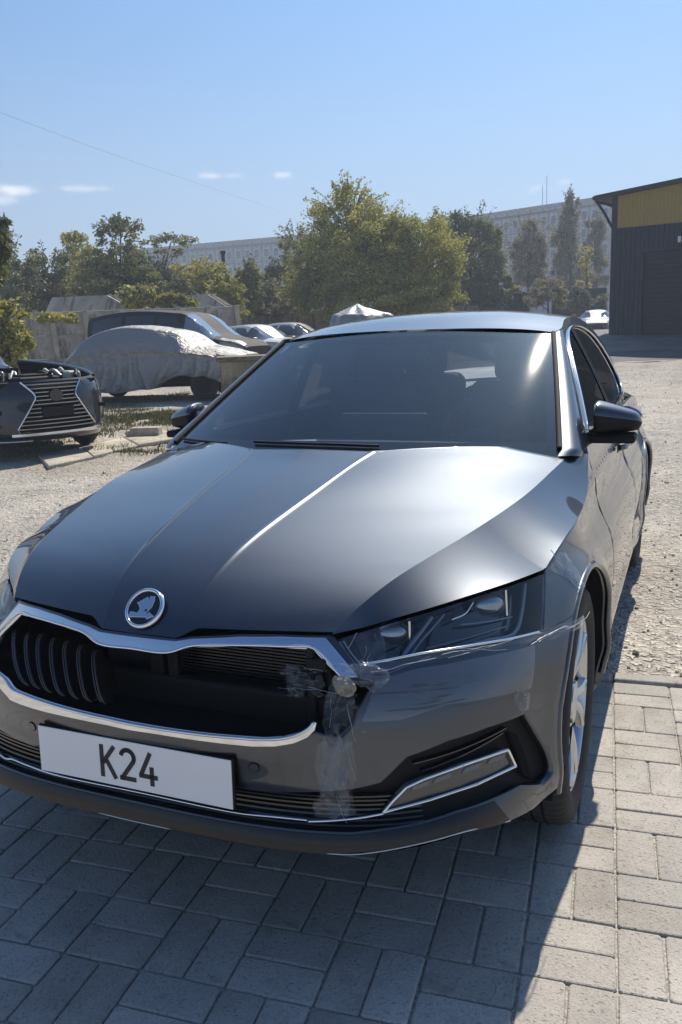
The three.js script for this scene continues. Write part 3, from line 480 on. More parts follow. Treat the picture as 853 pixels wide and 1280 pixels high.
// ---- dark van
{
  const p0 = gAt(224, 23.6), turn = Math.atan2(RIGHT.x, RIGHT.z) - 0.34;
  const van = thing('parked_van', 'dark blue passenger van parked behind the covered car', 'van', undefined, p0.toArray(), turn);
  van.scale.set(1.03, 0.955, 1.05); const S = shell({ half: [[-2.3, 0.92], [-2.15, 0.96], [1.6, 0.96], [2.35, 0.82]], belt: [[-2.3, 1.16], [1.2, 1.16], [1.6, 1.12], [2.0, 1.04], [2.35, 0.86]], top: [[-2.3, 1.86], [-2.24, 1.93], [-2.1, 1.96], [0.3, 1.98], [0.62, 1.93], [0.85, 1.80], [1.5, 1.24], [1.7, 1.16], [2.2, 1.04], [2.35, 0.92]], roof: [[-2.3, 0.76], [0.5, 0.80], [1.6, 0.74], [2.35, 0.66]], sill: 0.28 });
  part('body', [shellGeo(S, -2.3, 2.35, 90, 40), endCap(S, -2.3, 1), endCap(S, 2.35, -1)], std(lin(0.010, 0.011, 0.014), 0.75), van);
  for (const s of [1, -1]) for (const q of [[[0.95, 0.53], [0.42, 0.735], [-0.05, 0.735], [-0.05, 0.53]], [[-0.17, 0.53], [-0.17, 0.735], [-1.05, 0.735], [-1.05, 0.53]], [[-1.17, 0.53], [-1.17, 0.735], [-2.1, 0.735], [-2.14, 0.53]]]) part('side_window', sidePane(S, q, s), dGlass, van);
  part('windscreen', panel(S, [[1.50, -0.88], [1.50, 0.88], [1.45, 0.62], [0.78, 0.77], [0.70, 0.9], [0.70, -0.9], [0.78, -0.77], [1.45, -0.62]].slice(0, 8).map(p => [p[0], p[1]]).filter((p, i) => [0, 1, 4, 5].includes(i)), [], { su: 1, off: 0.006, hem: 0, edge: 0.12, flip: -1 }), phys(lin(0.25, 0.28, 0.32), 0.04, 0.4, { clearcoat: 1, clearcoatRoughness: 0.02 }), van);  // paler than the other panes: bright sky reflection put into the glass colour
  part('bonnet', panel(S, [[1.66, -0.995], [1.66, -0.8], [2.28, -0.8], [2.28, 0.8], [1.66, 0.8]].slice(1), [], { su: 1, off: 0.008, hem: 0.01, edge: 0.12, flip: -1 }), phys(lin(0.30, 0.28, 0.25), 0.45, 0.2, { clearcoat: 0.6, clearcoatRoughness: 0.2 }), van, 'pale bonnet');  // bonnet panel coloured paler than the van body
  wheelsFor(van, [[0.82, 1.45], [-0.82, 1.45], [0.82, -1.5], [-0.82, -1.5]], 1.02);
}
function plainCar(name, label, px, depth, turn, col, category = 'car', group) {
  const p0 = gAt(px, depth), c = thing(name, label, category, group, p0.toArray(), turn), pm = phys(col, 0.35, 0.3, { clearcoat: 1, clearcoatRoughness: 0.05 });
  const S = shell({ half: [[-2.2, 0.78], [-1.8, 0.88], [1.5, 0.88], [2.15, 0.70]], belt: [[-2.2, 0.88], [-1, 0.93], [0.8, 0.90], [1.7, 0.80], [2.15, 0.62]], top: [[-2.2, 0.95], [-1.9, 1.05], [-1.2, 1.38], [-0.5, 1.46], [0.1, 1.42], [0.9, 0.98], [1.5, 0.90], [2.0, 0.78], [2.15, 0.68]], roof: [[-2.2, 0.60], [-0.5, 0.56], [0.3, 0.58], [2.15, 0.55]], sill: 0.24 });
  part('body', [shellGeo(S, -2.2, 2.15, 70, 34), endCap(S, -2.2, 1), endCap(S, 2.15, -1)], pm, c);
  for (const s of [1, -1]) { part('side_window', sidePane(S, [[0.55, 0.53], [0.0, 0.735], [-0.42, 0.74], [-0.42, 0.53]], s), dGlass, c); part('side_window', sidePane(S, [[-0.5, 0.53], [-0.5, 0.74], [-1.1, 0.73], [-1.55, 0.54]], s), dGlass, c); }
  part('windscreen', panel(S, [[0.84, -0.9], [0.84, 0.9], [0.18, 0.86], [0.18, -0.86]], [], { su: 1, off: 0.006, hem: 0, edge: 0.12, flip: -1 }), dGlass, c);
  part('rear_screen', panel(S, [[-1.25, -0.86], [-1.25, 0.86], [-1.85, 0.9], [-1.85, -0.9]], [], { su: 1, off: 0.006, hem: 0, edge: 0.12, flip: -1 }), dGlass, c);
  const zN = 2.16; part('grille', box(0.7, 0.12, 0.04, 0, 0.52, zN, 0.02), M.blackGloss, c); part('air_intake', box(1.0, 0.12, 0.04, 0, 0.32, zN, 0.02), M.blackPlastic, c);
  for (const s of [1, -1]) { part('headlamp', box(0.30, 0.11, 0.12, s * 0.53, 0.60, 2.09, 0.03), dGlass, c); part('door_mirror', box(0.18, 0.11, 0.1, s * 0.96, 0.98, 0.62, 0.04), pm, c); }
  wheelsFor(c, [[0.76, 1.3], [-0.76, 1.3], [0.76, -1.32], [-0.76, -1.32]], 0.97); return c;
}
const camTurn = Math.atan2(-FWV.x, -FWV.z);
plainCar('distant_car', 'white sedan parked beside the dark warehouse corner', 744, 50, camTurn - 0.28, lin(0.24, 0.245, 0.26));
plainCar('parked_car', 'beige hatchback parked in front of the van, roof and windscreen showing', 325, 27, camTurn + 0.95, lin(0.42, 0.39, 0.33));
plainCar('parked_car', 'dark saloon with pale roof beyond the beige hatchback', 372, 31, camTurn + 1.25, lin(0.34, 0.34, 0.35));
// ---- tarpaulin-covered heap behind the sedan
{
  const p0 = gAt(452, 17), c = thing('covered_heap', 'tall peaked heap under a silver tarpaulin behind the sedan roof', 'tarpaulin', undefined, p0.toArray(), camTurn);
  const pk = [[-0.18, 1.93], [0.10, 1.90]], S = (u, v) => { const a = u * Math.PI * 2, r = v * (1.35 + 0.12 * Math.sin(a * 5 + 1) + 0.1 * Math.sin(a * 9)); const x = Math.cos(a) * r * 0.72 + 0.02, z = Math.sin(a) * r * 0.85; const h = 1.82 - 0.34 * Math.pow(v, 0.9) - 1.25 * sstep(0.55, 1, v) - 0.05 * Math.abs(Math.sin(a * 4 + 2 * v)) * v; return V3(x - 0.08 + 0.12 * v, Math.max(0.18, h + 0.05 * (fbm(x * 4 + 9, z * 4 + 9, 0, 3, 640) - 0.5)), z); };
  const g = grid(S, 0, 1, 0.01, 1, 120, 50, 1); g.computeVertexNormals(); part('tarpaulin', g, silver, c); part('pallet_stack', box(1.0, 0.9, 1.1, 0, 0.45, 0), std(lin(0.2, 0.15, 0.1), 0.9), c);
}
// ---- concrete bin by the covered car
const concT = tex(512, (u, v) => { const n = fbm(u * 5, v * 5, 5, 5, 651), f = vnoise(u * 160, v * 160, 160, 652), s = sstep(0.55, 0.75, fbm(u * 14, v * 3, 14, 4, 653)); const b = 0.80 + 0.35 * (n - 0.5) + 0.16 * (f - 0.5) - 0.20 * s; return [b, b * 0.985, b * 0.95]; }, true);
const conc = (r, g, b) => new THREE.MeshStandardMaterial({ color: lin(r, g, b), map: concT, roughness: 0.92, bumpMap: concT, bumpScale: 0.01 });
const uvBox = (w, h, d, x = 0, y = 0, z = 0, sc = 2) => { const g = new RoundedBoxGeometry(w, h, d, 2, Math.min(0.02, Math.min(w, h, d) * 0.2)); const p = g.attributes.position, n = g.attributes.normal, uv = g.attributes.uv; for (let i = 0; i < p.count; i++) { const ax = Math.abs(n.getX(i)), ay = Math.abs(n.getY(i)); uv.setXY(i, (ax > 0.6 ? p.getZ(i) : p.getX(i)) / sc + x * 0.37, (ay > 0.6 ? p.getZ(i) : p.getY(i)) / sc + z * 0.21); } g.translate(x, y, z); return g; };
{
  const p0 = gAt(312, 12.8), c = thing('concrete_bin', 'low beige concrete bin with a projecting rim beside the covered car', 'concrete block', undefined, p0.toArray(), camTurn + 0.12);
  part('bin_wall', uvBox(1.15, 0.98, 0.8, 0.1, 0.49, 0), conc(0.40, 0.36, 0.28), c); part('bin_rim', uvBox(1.25, 0.07, 0.9, 0.1, 1.012, 0), conc(0.30, 0.27, 0.21), c);
}
// ---- concrete wall along the left, its posts, and the low roofs behind it
{
  const w = thing('concrete_wall', 'weathered grey concrete panel wall with slanting posts at the yard edge', 'wall');
  const A = gAt(-60, 25.4), B = gAt(300, 29), n = 9, m1 = conc(0.74, 0.67, 0.57), m2 = conc(0.68, 0.62, 0.54), mp = conc(0.80, 0.73, 0.62);
  const dir = B.clone().sub(A); const len = Math.hypot(dir.x, dir.z), turn = Math.atan2(dir.x, dir.z) - Math.PI / 2;
  for (let i = 0; i < n; i++) for (let r = 0; r < 3; r++) { const f = (i + 0.5) / n, c = A.clone().lerp(B, f), g = uvBox(len / n - 0.03, 0.72, 0.09, 0, 0, 0); const m = part('wall_panel', g, (i * 3 + r) % 2 ? m1 : m2, w); m.position.set(c.x, c.y + 0.36 + r * 0.727 - 0.1, c.z); m.rotation.set(0, turn, 0); m.rotation.x = (hash2(i, r, 5) - 0.5) * 0.012; }
  for (let i = 0; i <= n; i++) { const c = A.clone().lerp(B, i / n), m = part('wall_post', uvBox(0.16, 2.2, 0.16, 0, 0, 0), mp, w); m.position.set(c.x - FWV.x * 0.14, c.y + 1.0, c.z - FWV.z * 0.14); m.rotation.set(0, turn, 0.05 * (i % 2 ? 1 : 0.4)); }
  const roofM = conc(0.66, 0.59, 0.48), roofS = conc(0.66, 0.60, 0.52);
  const garage = (label, pxs, depth, h0, h1) => {
    const g = thing('garage', label, 'garage', 'concrete garages behind the wall'); const [x0, x1, x2, x3] = pxs.map(x => gAt(x, depth)); const y0 = x0.y;
    const q = (p, y, back) => V3(p.x + FWV.x * back, y0 + y, p.z + FWV.z * back);
    const f = (pts) => { const b = new THREE.BufferGeometry(), P = []; for (let i = 1; i < pts.length - 1; i++) for (const p of [pts[0], pts[i], pts[i + 1]]) P.push(p.x, p.y, p.z); b.setAttribute('position', new THREE.Float32BufferAttribute(P, 3)); b.setAttribute('uv', new THREE.Float32BufferAttribute(P.flatMap((v, i) => i % 3 === 0 ? [P[i] / 2, (P[i + 1] + P[i + 2]) / 2] : []), 2)); b.computeVertexNormals(); return b; };
    const a = q(x0, h0, 0), b = q(x3, h0, 0), c = q(x2, h1, 0.25), d = q(x1, h1, 0.25), a2 = q(x0, h0, 4), b2 = q(x3, h0, 4), c2 = q(x2, h1, 3.6), d2 = q(x1, h1, 3.6);
    const a0 = q(x0, 0, 0), b0 = q(x3, 0, 0), a20 = q(x0, 0, 4), b20 = q(x3, 0, 4);
    part('front_slab', f([a, b, c, d]), roofS, g); part('end_slab', f([b, b2, c2, c]), roofM, g); part('end_slab', f([a2, a, d, d2]), roofM, g); part('top_slab', f([d, c, c2, d2]), roofM, g);
    part('garage_wall', [f([a0, b0, b, a]), f([b0, b20, b2, b]), f([a20, a0, a, a2]), f([b20, a20, a2, b2]), f([a2, b2, c2, d2])], roofS, g);
    for (let i = 0; i < 5; i++) { const t = 0.12 + i * 0.19; part('roof_rib', tube([b.clone().lerp(b2, t).add(V3(0, 0.03, 0)), c.clone().lerp(c2, t).add(V3(0, 0.03, 0))], 0.05, 2, 5), roofM, g); }
  };
  garage('concrete garage with sloped slab roof at the ivy-free end of the wall', [58, 68, 136, 172], 30, 2.05, 2.66); garage('concrete garage with ribbed slab roof behind the van and ivy', [196, 203, 262, 284], 32, 2.15, 2.62);
}
// ---- far concrete fence
{
  const w = thing('panel_fence', 'grey concrete panel fence beyond the parked cars', 'fence'), A = gAt(292, 41), B = gAt(600, 44), n = 16, m1 = conc(0.33, 0.32, 0.31), m2 = conc(0.16, 0.155, 0.15); const dir = B.clone().sub(A), turn = Math.atan2(dir.x, dir.z) - Math.PI / 2, len = dir.length();
  for (let i = 0; i < n; i++) { const c = A.clone().lerp(B, (i + 0.5) / n), m = part('fence_panel', uvBox(len / n - 0.12, 1.9, 0.08), m1, w); m.position.set(c.x, c.y + 0.9, c.z); m.rotation.y = turn; }
  for (let i = 0; i <= n; i++) { const c = A.clone().lerp(B, i / n), m = part('fence_post', uvBox(0.12, 1.95, 0.14), m2, w); m.position.set(c.x, c.y + 0.95, c.z); m.rotation.y = turn; }
}
// ---- dark sheds at the foot of the right-hand trees
for (const [x0, x1, d, h, label] of [[578, 660, 52, 2.6, 'low dark brown shed at the foot of the tall trees'], [690, 757, 58, 3.0, 'dark green board fence behind the white sedan']]) {
  const A = gAt(x0, d), B = gAt(x1, d + 1), dir = B.clone().sub(A), len = dir.length(), s = thing(h < 2.8 ? 'shed' : 'board_fence', label, h < 2.8 ? 'shed' : 'fence', undefined, A.clone().lerp(B, 0.5).toArray(), Math.atan2(dir.x, dir.z) - Math.PI / 2), c = h < 2.8 ? lin(0.035, 0.028, 0.024) : lin(0.016, 0.022, 0.022), n = Math.round(len / 0.45);
  for (let i = 0; i < n; i++) part('board', box(len / n - 0.03, h, 0.05, -len / 2 + (i + 0.5) * len / n, h / 2, 0, 0.01), std(c.clone().multiplyScalar(0.8 + 0.4 * hash2(i, 3, 8)), 0.9), s);
  part('backing', box(len, h - 0.06, h < 2.8 ? 2.4 : 0.06, 0, h / 2 - 0.03, h < 2.8 ? -1.26 : -0.08), std(c, 0.9), s); if (h < 2.8) part('shed_roof', box(len + 0.3, 0.08, 2.9, 0, h + 0.04, -1.2, 0.02), std(lin(0.09, 0.085, 0.08), 0.9), s);
}
// ---- road and ramp in front of the warehouse
const lat = (d, s) => CAM.clone().addScaledVector(FWV, d).addScaledVector(RIGHT, s);
const D0 = 24.4, D1 = 26.8, DW = 30;
const rampY = curve1([[D0 - 0.3, 0.262], [D0, 0.272], [D1, 0.475], [DW, 0.955], [DW + 3, 1.0], [60, 1.0]]);
{
  const band = (d0, d1, s0, s1, y, n = 24, m = 14) => { const P = [], U = [], I = []; for (let j = 0; j <= m; j++) for (let i = 0; i <= n; i++) { const dd = lerp(d0, d1, j / m), p = lat(dd, lerp(s0, s1, i / n)); P.push(p.x, rampY(dd) + y, p.z); U.push(p.x / 3, p.z / 3); } for (let j = 0; j < m; j++) for (let i = 0; i < n; i++) { const a = j * (n + 1) + i; I.push(a, a + 1, a + n + 1, a + 1, a + n + 2, a + n + 1); } const g = new THREE.BufferGeometry(); g.setAttribute('position', new THREE.Float32BufferAttribute(P, 3)); g.setAttribute('uv', new THREE.Float32BufferAttribute(U, 2)); g.setIndex(I); g.computeVertexNormals(); return g; };
  const asT = tex(512, (u, v) => { const b = 0.8 + 0.3 * (fbm(u * 8, v * 8, 8, 5, 701) - 0.5) + 0.25 * (vnoise(u * 200, v * 200, 200, 702) - 0.5); return [b, b, b]; }, true);
  structure('asphalt_road', band(D0, D1, 5, 40, 0), new THREE.MeshStandardMaterial({ color: lin(0.13, 0.13, 0.135), map: asT, roughness: 0.85 }));
  structure('concrete_apron', band(D1, 56, 5, 40, 0.006), new THREE.MeshStandardMaterial({ color: lin(0.20, 0.20, 0.20), map: asT, roughness: 0.85 }));
  structure('kerb', band(D0 - 0.28, D0, 5, 40, -0.006), conc(0.62, 0.60, 0.56));
}
// ---- dark warehouse with a yellow band
{
  const A = pxDepth(761.5, 420, DW); A.y = rampY(DW); const rightEnd = A.clone().addScaledVector(RIGHT, 13).addScaledVector(FWV, -8.2), dir = rightEnd.clone().sub(A); dir.y = 0; const len = 15.4, turn = Math.atan2(dir.x, dir.z) - Math.PI / 2;
  const sc = DW / 47.5, b = thing('warehouse', 'dark corrugated steel warehouse with a yellow band and roller gate', 'building', undefined, [A.x, A.y - 0.05, A.z], turn);
  b.scale.setScalar(sc); const H0 = 7.75, band0 = 5.85, dark = phys(lin(0.022, 0.027, 0.036), 0.5, 0.25, {}), yel = std(lin(0.34, 0.235, 0.06), 0.6, 0);
  const rise = x => H0 + 0.085 * x;
  const corr = (x0, x1, y0, yf, pitch, dep) => { const P = [], I = []; let k = 0; const n = Math.ceil((x1 - x0) / pitch); for (let i = 0; i < n; i++) for (const [f, z] of [[0, 0], [0.42, 0], [0.5, dep], [0.92, dep]]) { const x = Math.min(x1, x0 + (i + f) * pitch); P.push(x, y0, z, x, yf(x), z); k++; } for (let i = 0; i < k - 1; i++) { const a = i * 2; I.push(a, a + 2, a + 1, a + 1, a + 2, a + 3); } const g = new THREE.BufferGeometry(); g.setAttribute('position', new THREE.Float32BufferAttribute(P, 3)); g.setIndex(I); const q = g.toNonIndexed(); q.computeVertexNormals(); return q; };
  const gate0 = 1.75, gate1 = 6.6, gateH = 4.55;
  part('wall_sheet', [corr(0.003, gate0, 0, () => band0, 0.26, 0.04), corr(gate1, len, 0, () => band0, 0.26, 0.04), corr(gate0, gate1, gateH, () => band0, 0.26, 0.04)], dark, b);
  part('yellow_band', corr(0.28, len, band0 + 0.004, x => rise(x) - 0.18, 0.2, 0.03), yel, b); part('corner_post', box(0.3, 7.5, 0.3, 0.13, 3.75, -0.13), dark, b);
  for (let i = 0; i < 18; i++) part('gate_slat', box(gate1 - gate0, gateH / 18 - 0.012, 0.05, (gate0 + gate1) / 2, (i + 0.5) * gateH / 18, -0.12, 0.01), std(lin(0.014, 0.017, 0.024), 0.5, 0.3), b);
  part('gate_light_stop', box(gate1 - gate0, gateH, 0.05, (gate0 + gate1) / 2, gateH / 2, -0.2), dark, b);  // unseen panel added so that sun does not leak between the slats
  part('gate_lintel', box(gate1 - gate0 + 0.2, 0.14, 0.12, (gate0 + gate1) / 2, gateH, 0.06, 0.01), dark, b);
  const sideM = std(lin(0.03, 0.033, 0.038), 0.6); part('side_wall', [(() => { const g = corr(0, 18, 0, () => 7.4, 0.3, 0.04); g.rotateY(-Math.PI / 2); g.scale(1, 1, -1); return g; })()], sideM, b);
  const roof = new THREE.BufferGeometry(); const rp = (x, dz, up) => [x, rise(x) + up, dz]; const quad = (a, b2, c, d) => [...a, ...b2, ...c, ...a, ...c, ...d];
  roof.setAttribute('position', new THREE.Float32BufferAttribute([...quad(rp(-0.95, 0.35, 0), rp(len, 0.35, 0), rp(len, -18, 0), rp(-0.95, -18, 0)), ...quad(rp(-0.95, 0.35, -0.22), rp(len, 0.35, -0.22), rp(len, 0.35, 0), rp(-0.95, 0.35, 0)), ...quad(rp(-0.95, -18, -0.22), rp(-0.95, 0.35, -0.22), rp(-0.95, 0.35, 0), rp(-0.95, -18, 0)), ...quad(rp(-0.95, -18, -0.22), rp(len, -18, -0.22), rp(len, 0.35, -0.22), rp(-0.95, 0.35, -0.22))], 3)); roof.computeVertexNormals(); part('roof_sheet', roof, sideM, b);
  part('eave_bracket', [tube([[0.0, band0 + 0.1, 0.05], [-0.5, 6.85, 0.05], [-0.93, 7.45, 0.05]], 0.07, 4, 4), tube([[0, 7.1, 0.05], [-0.9, 7.35, 0.05]], 0.06, 3, 4)], dark, b); part('gutter', box(0.14, 0.16, 18, -1.0, rise(-0.95) - 0.1, -8.8), dark, b);
  part('wall_lamp', box(0.16, 0.32, 0.16, 3.6, 4.98, 0.16, 0.04), std(lin(0.7, 0.7, 0.7), 0.4), b);
}
// ---- lamp post, overhead wire
{
  const p = gAt(285.5, 46), c = thing('lamp_post', 'dark steel post standing before the pale apartment block', 'post', undefined, p.toArray()); part('post', new THREE.CylinderGeometry(0.10, 0.13, 5.2, 10).translate(0, 2.6, 0), M.blackPlastic, c); part('post_cap', new THREE.CylinderGeometry(0.16, 0.12, 0.2, 10).translate(0, 5.2, 0), M.blackPlastic, c);
  const q = gAt(281, 47), e = thing('sign_frame', 'thin dark steel frame beside the lamp post', 'frame', undefined, q.toArray()); part('frame_post', new THREE.CylinderGeometry(0.06, 0.06, 3.6, 8).translate(0, 1.8, 0), M.blackPlastic, e); part('frame_arm', new THREE.CylinderGeometry(0.05, 0.05, 2.2, 8).rotateZ(Math.PI / 2 - 0.08).translate(-1.1, 3.55, 0), M.blackPlastic, e);
  const a = pxDepth(-60, 118, 24), b = pxDepth(150, 196, 38), d = pxDepth(345, 262, 70), wr = thing('overhead_wire', 'thin power line sagging across the sky', 'wire'); part('cable', tube([a, b, d], 0.006, 60, 5), std(lin(0.22, 0.26, 0.32), 0.7), wr);
}
// ---- apartment blocks
function block(label, pxL, pxR, dL, dR, yTopPx, floors, bays) {
  const A = pxDepth(pxL, 420, dL), B = pxDepth(pxR, 420, dR); A.y = B.y = 0.8; const dir = B.clone().sub(A), len = dir.length(), turn = Math.atan2(dir.x, dir.z) - Math.PI / 2; const top = pxDepth(pxL, yTopPx, dL).y - 0.8;
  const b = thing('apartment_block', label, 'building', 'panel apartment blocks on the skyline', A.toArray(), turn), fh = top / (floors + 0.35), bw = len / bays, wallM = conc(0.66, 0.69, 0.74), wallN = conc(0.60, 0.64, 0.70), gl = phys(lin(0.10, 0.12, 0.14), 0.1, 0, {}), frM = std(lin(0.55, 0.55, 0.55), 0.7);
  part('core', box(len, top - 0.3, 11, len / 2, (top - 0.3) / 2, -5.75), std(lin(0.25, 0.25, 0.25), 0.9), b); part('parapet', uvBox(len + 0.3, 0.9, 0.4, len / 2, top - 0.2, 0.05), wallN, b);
  const low = Math.max(0, floors - 4); const pw = uvBox(bw - 0.08, fh - 0.08, 0.25); const gW = box(bw * 0.42, fh * 0.48, 0.06, 0, 0, 0), gF = box(bw * 0.48, fh * 0.56, 0.05, 0, 0, 0);
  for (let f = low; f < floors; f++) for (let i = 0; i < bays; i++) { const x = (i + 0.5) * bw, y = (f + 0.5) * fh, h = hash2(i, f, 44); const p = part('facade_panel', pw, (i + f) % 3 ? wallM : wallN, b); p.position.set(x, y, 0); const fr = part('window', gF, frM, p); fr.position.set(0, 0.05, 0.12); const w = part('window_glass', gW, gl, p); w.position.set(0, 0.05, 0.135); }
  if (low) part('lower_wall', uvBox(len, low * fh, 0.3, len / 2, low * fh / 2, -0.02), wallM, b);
  return b;
}
block('long pale panel apartment block behind the lamp post', 180, 430, 165, 150, 315, 6, 22);
{ const b = block('grey panel apartment block behind the poplars', 575, 760, 135, 118, 278, 7, 16); const p = part('roof_aerial', new THREE.CylinderGeometry(0.04, 0.04, 3.0, 5), M.steel, b); p.position.set(13.6, pxDepth(575, 278, 135).y + 1.0, -2); const q = part('roof_aerial', new THREE.CylinderGeometry(0.04, 0.04, 4.4, 5), M.steel, b); q.position.set(14.3, pxDepth(575, 278, 135).y + 1.6, -2); }
// ------------------------------------------------------------ trees and plants
const barkM = std(lin(0.075, 0.06, 0.048), 0.95);
const leafMat = new THREE.MeshPhysicalMaterial({ color: 0xffffff, vertexColors: true, roughness: 0.9, transmission: 0.42, thickness: 0, side: THREE.DoubleSide });
// env: ellipsoids in photo pixels [cx, cy, rx, ry, leaves, spread]; turned into metres at the tree's distance
function plant(name, label, category, o, group) {
  const rnd = mulberry(o.seed), gs = () => (rnd() + rnd() + rnd() - 1.5) / 1.5, base = gAt(o.px, o.depth), k = o.depth / FPX; if (o.baseY !== undefined) base.y = o.baseY;
  const t = thing(name, label, category, group, base.toArray()); const P = [], C = [], N = [], tw = [];
  const loc = v => v.clone().sub(base);
  const leaf = (p, s, dn) => {
    const a = V3(gs(), gs() * 0.8 - 0.15, gs()).normalize(), b = V3(rnd() - 0.5, rnd() - 0.5, rnd() - 0.5).cross(a).normalize(), l = s * (0.6 + 0.8 * rnd()), w = l * (o.aspect || 0.5);
    const q = [p, p.clone().addScaledVector(a, l * 0.5).addScaledVector(b, w * 0.5), p.clone().addScaledVector(a, l), p.clone().addScaledVector(a, l * 0.5).addScaledVector(b, -w * 0.5)];
    const c = o.cols[Math.min(o.cols.length - 1, Math.floor(clamp(fbm(p.x * 0.9 + 50, p.y * 0.9 + p.z * 0.7 + 50, 0, 3, o.seed) * 1.5 - 0.25 + (rnd() - 0.5) * 0.5, 0, 0.999) * o.cols.length))], v = 1.9 + 1.1 * rnd(); for (const i of [0, 1, 2, 0, 2, 3]) { P.push(q[i].x, q[i].y, q[i].z); C.push(c[0] * v, c[1] * v, c[2] * v); }
  };
  const trunkTop = loc(pxDepth(o.px, o.env[0][1] + o.env[0][3] * 0.2, o.depth));
  const limbs = [];
  if (o.trunk !== 0) { const r = o.trunk || 0.16; limbs.push(taper([V3(0, -0.1, 0), V3(0.05, trunkTop.y * 0.5, 0.03), trunkTop], r, r * 0.45)); }
  for (const [cx, cy, rx, ry, n, clumps, shoots] of o.env) {
    const c = loc(pxDepth(cx, cy, o.depth)), R = rx * k, H = ry * k, D = Math.min(R * 1.0, o.deep || 99);
    const at = (x, y, z) => c.clone().addScaledVector(RIGHT, x * R).add(V3(0, y * H, 0)).addScaledVector(FWV, z * D);
    if (o.trunk !== 0) limbs.push(taper([trunkTop.clone().multiplyScalar(0.55 + 0.2 * rnd()), trunkTop.clone().lerp(c, 0.55).add(V3(0, 0.1 * H, 0)), at(0, 0.3, 0)], (o.trunk || 0.16) * 0.45, 0.03));
    for (let j = 0; j < clumps; j++) {
      let x, y, z, l; do { x = rnd() * 2 - 1; y = rnd() * 2 - 1; z = rnd() * 2 - 1; l = x * x + y * y + z * z; } while (l > 1 || l < 0.12);
      const q = at(x, y, z), sp = (o.spread || 0.25) * (0.6 + 0.9 * rnd()); const m = Math.round(n / clumps * (0.5 + rnd()) * (o.dense || 2.9));
      if (o.trunk !== 0 && j % 3 === 0) limbs.push(taper([at(x * 0.25, y * 0.25 - 0.15, z * 0.25), at(x * 0.65, y * 0.65 - 0.03, z * 0.65), q], 0.035, 0.012));
      for (let i = 0; i < m; i++) leaf(q.clone().add(V3(gs() * sp * R, gs() * sp * H * 0.8, gs() * sp * R)), o.size * 0.8);
    }
    for (let j = 0; j < (shoots || 0); j++) {
      const a = rnd() * Math.PI * 2, up = 0.35 + 0.65 * rnd(), x = Math.cos(a) * Math.sqrt(1 - up * up), z = Math.sin(a) * Math.sqrt(1 - up * up); const p0 = at(x * 0.6, up * 0.6, z * 0.6), ex = 1.05 + 0.35 * rnd(), p1 = at(x * ex * 1.05, up * ex, z * ex); limbs.push(taper([p0, p0.clone().lerp(p1, 0.5).add(V3(0, 0.05 * H, 0)), p1], 0.022, 0.006));
      const m = o.shootLeaves ?? 26; for (let i = 0; i < m; i++) leaf(p0.clone().lerp(p1, Math.pow(rnd(), 0.8)).add(V3(gs() * 0.09 * R, gs() * 0.07 * H, gs() * 0.09 * R)), o.size * 0.85);
    }
  }
  const g = new THREE.BufferGeometry(); g.setAttribute('position', new THREE.Float32BufferAttribute(P, 3)); g.setAttribute('color', new THREE.Float32BufferAttribute(C, 3)); g.computeVertexNormals();
  part(o.crown || 'crown', g, leafMat, t); if (limbs.length) part('trunk', limbs, barkM, t); return t;
}
function taper(pts, r0, r1, rad = 5, n = 6) {
  const c = new THREE.CatmullRomCurve3(pts), g = new THREE.TubeGeometry(c, n, 1, rad), p = g.attributes.position, s = n + 1;
  for (let i = 0; i <= n; i++) { const q = c.getPointAt(i / n), r = lerp(r0, r1, i / n); for (let j = 0; j <= rad; j++) { const id = i * (rad + 1) + j; p.setXYZ(id, q.x + (p.getX(id) - q.x) * r, q.y + (p.getY(id) - q.y) * r, q.z + (p.getZ(id) - q.z) * r); } } g.computeVertexNormals(); return g;
}
const OL = [[0.10, 0.105, 0.025], [0.15, 0.145, 0.03], [0.175, 0.16, 0.035], [0.21, 0.185, 0.04]], DK = [[0.045, 0.055, 0.02], [0.06, 0.07, 0.022], [0.09, 0.092, 0.028], [0.13, 0.115, 0.03]], BR = [[0.085, 0.075, 0.05], [0.11, 0.095, 0.06], [0.14, 0.12, 0.07], [0.10, 0.09, 0.045]], YL = [[0.17, 0.16, 0.03], [0.24, 0.21, 0.04], [0.20, 0.17, 0.03]], GR = [[0.075, 0.08, 0.04], [0.10, 0.10, 0.05], [0.13, 0.12, 0.05]];
const TG = 'trees and bushes beyond the yard';
plant('willow_tree', 'big spreading yellow green tree behind the sedan roof with feathery top', 'tree', { px: 455, depth: 38, seed: 1, env: [[452, 330, 76, 66, 12000, 190, 30], [436, 276, 46, 42, 2600, 70, 50], [516, 330, 62, 58, 11000, 170, 16], [545, 370, 36, 36, 3600, 50, 6], [395, 355, 36, 42, 3200, 50, 10], [470, 375, 90, 34, 7000, 80, 0]], cols: OL, size: 0.17, trunk: 0.22 }, TG);
plant('young_tree', 'thin ragged young tree leaning over the far fence', 'tree', { px: 372, depth: 42, seed: 2, env: [[372, 318, 24, 36, 1500, 34, 16], [352, 352, 26, 26, 1300, 26, 8], [380, 370, 26, 28, 1500, 20, 0]], cols: DK.concat(OL), size: 0.17, trunk: 0.12 }, TG);
plant('dark_tree', 'dark full tree standing right of the yellow green one', 'tree', { px: 588, depth: 50, seed: 3, env: [[590, 325, 42, 58, 7500, 90, 14], [562, 300, 28, 34, 2600, 40, 14], [612, 358, 26, 32, 2600, 34, 6], [585, 375, 46, 22, 3000, 30, 0]], cols: DK, size: 0.2, trunk: 0.2 }, TG);
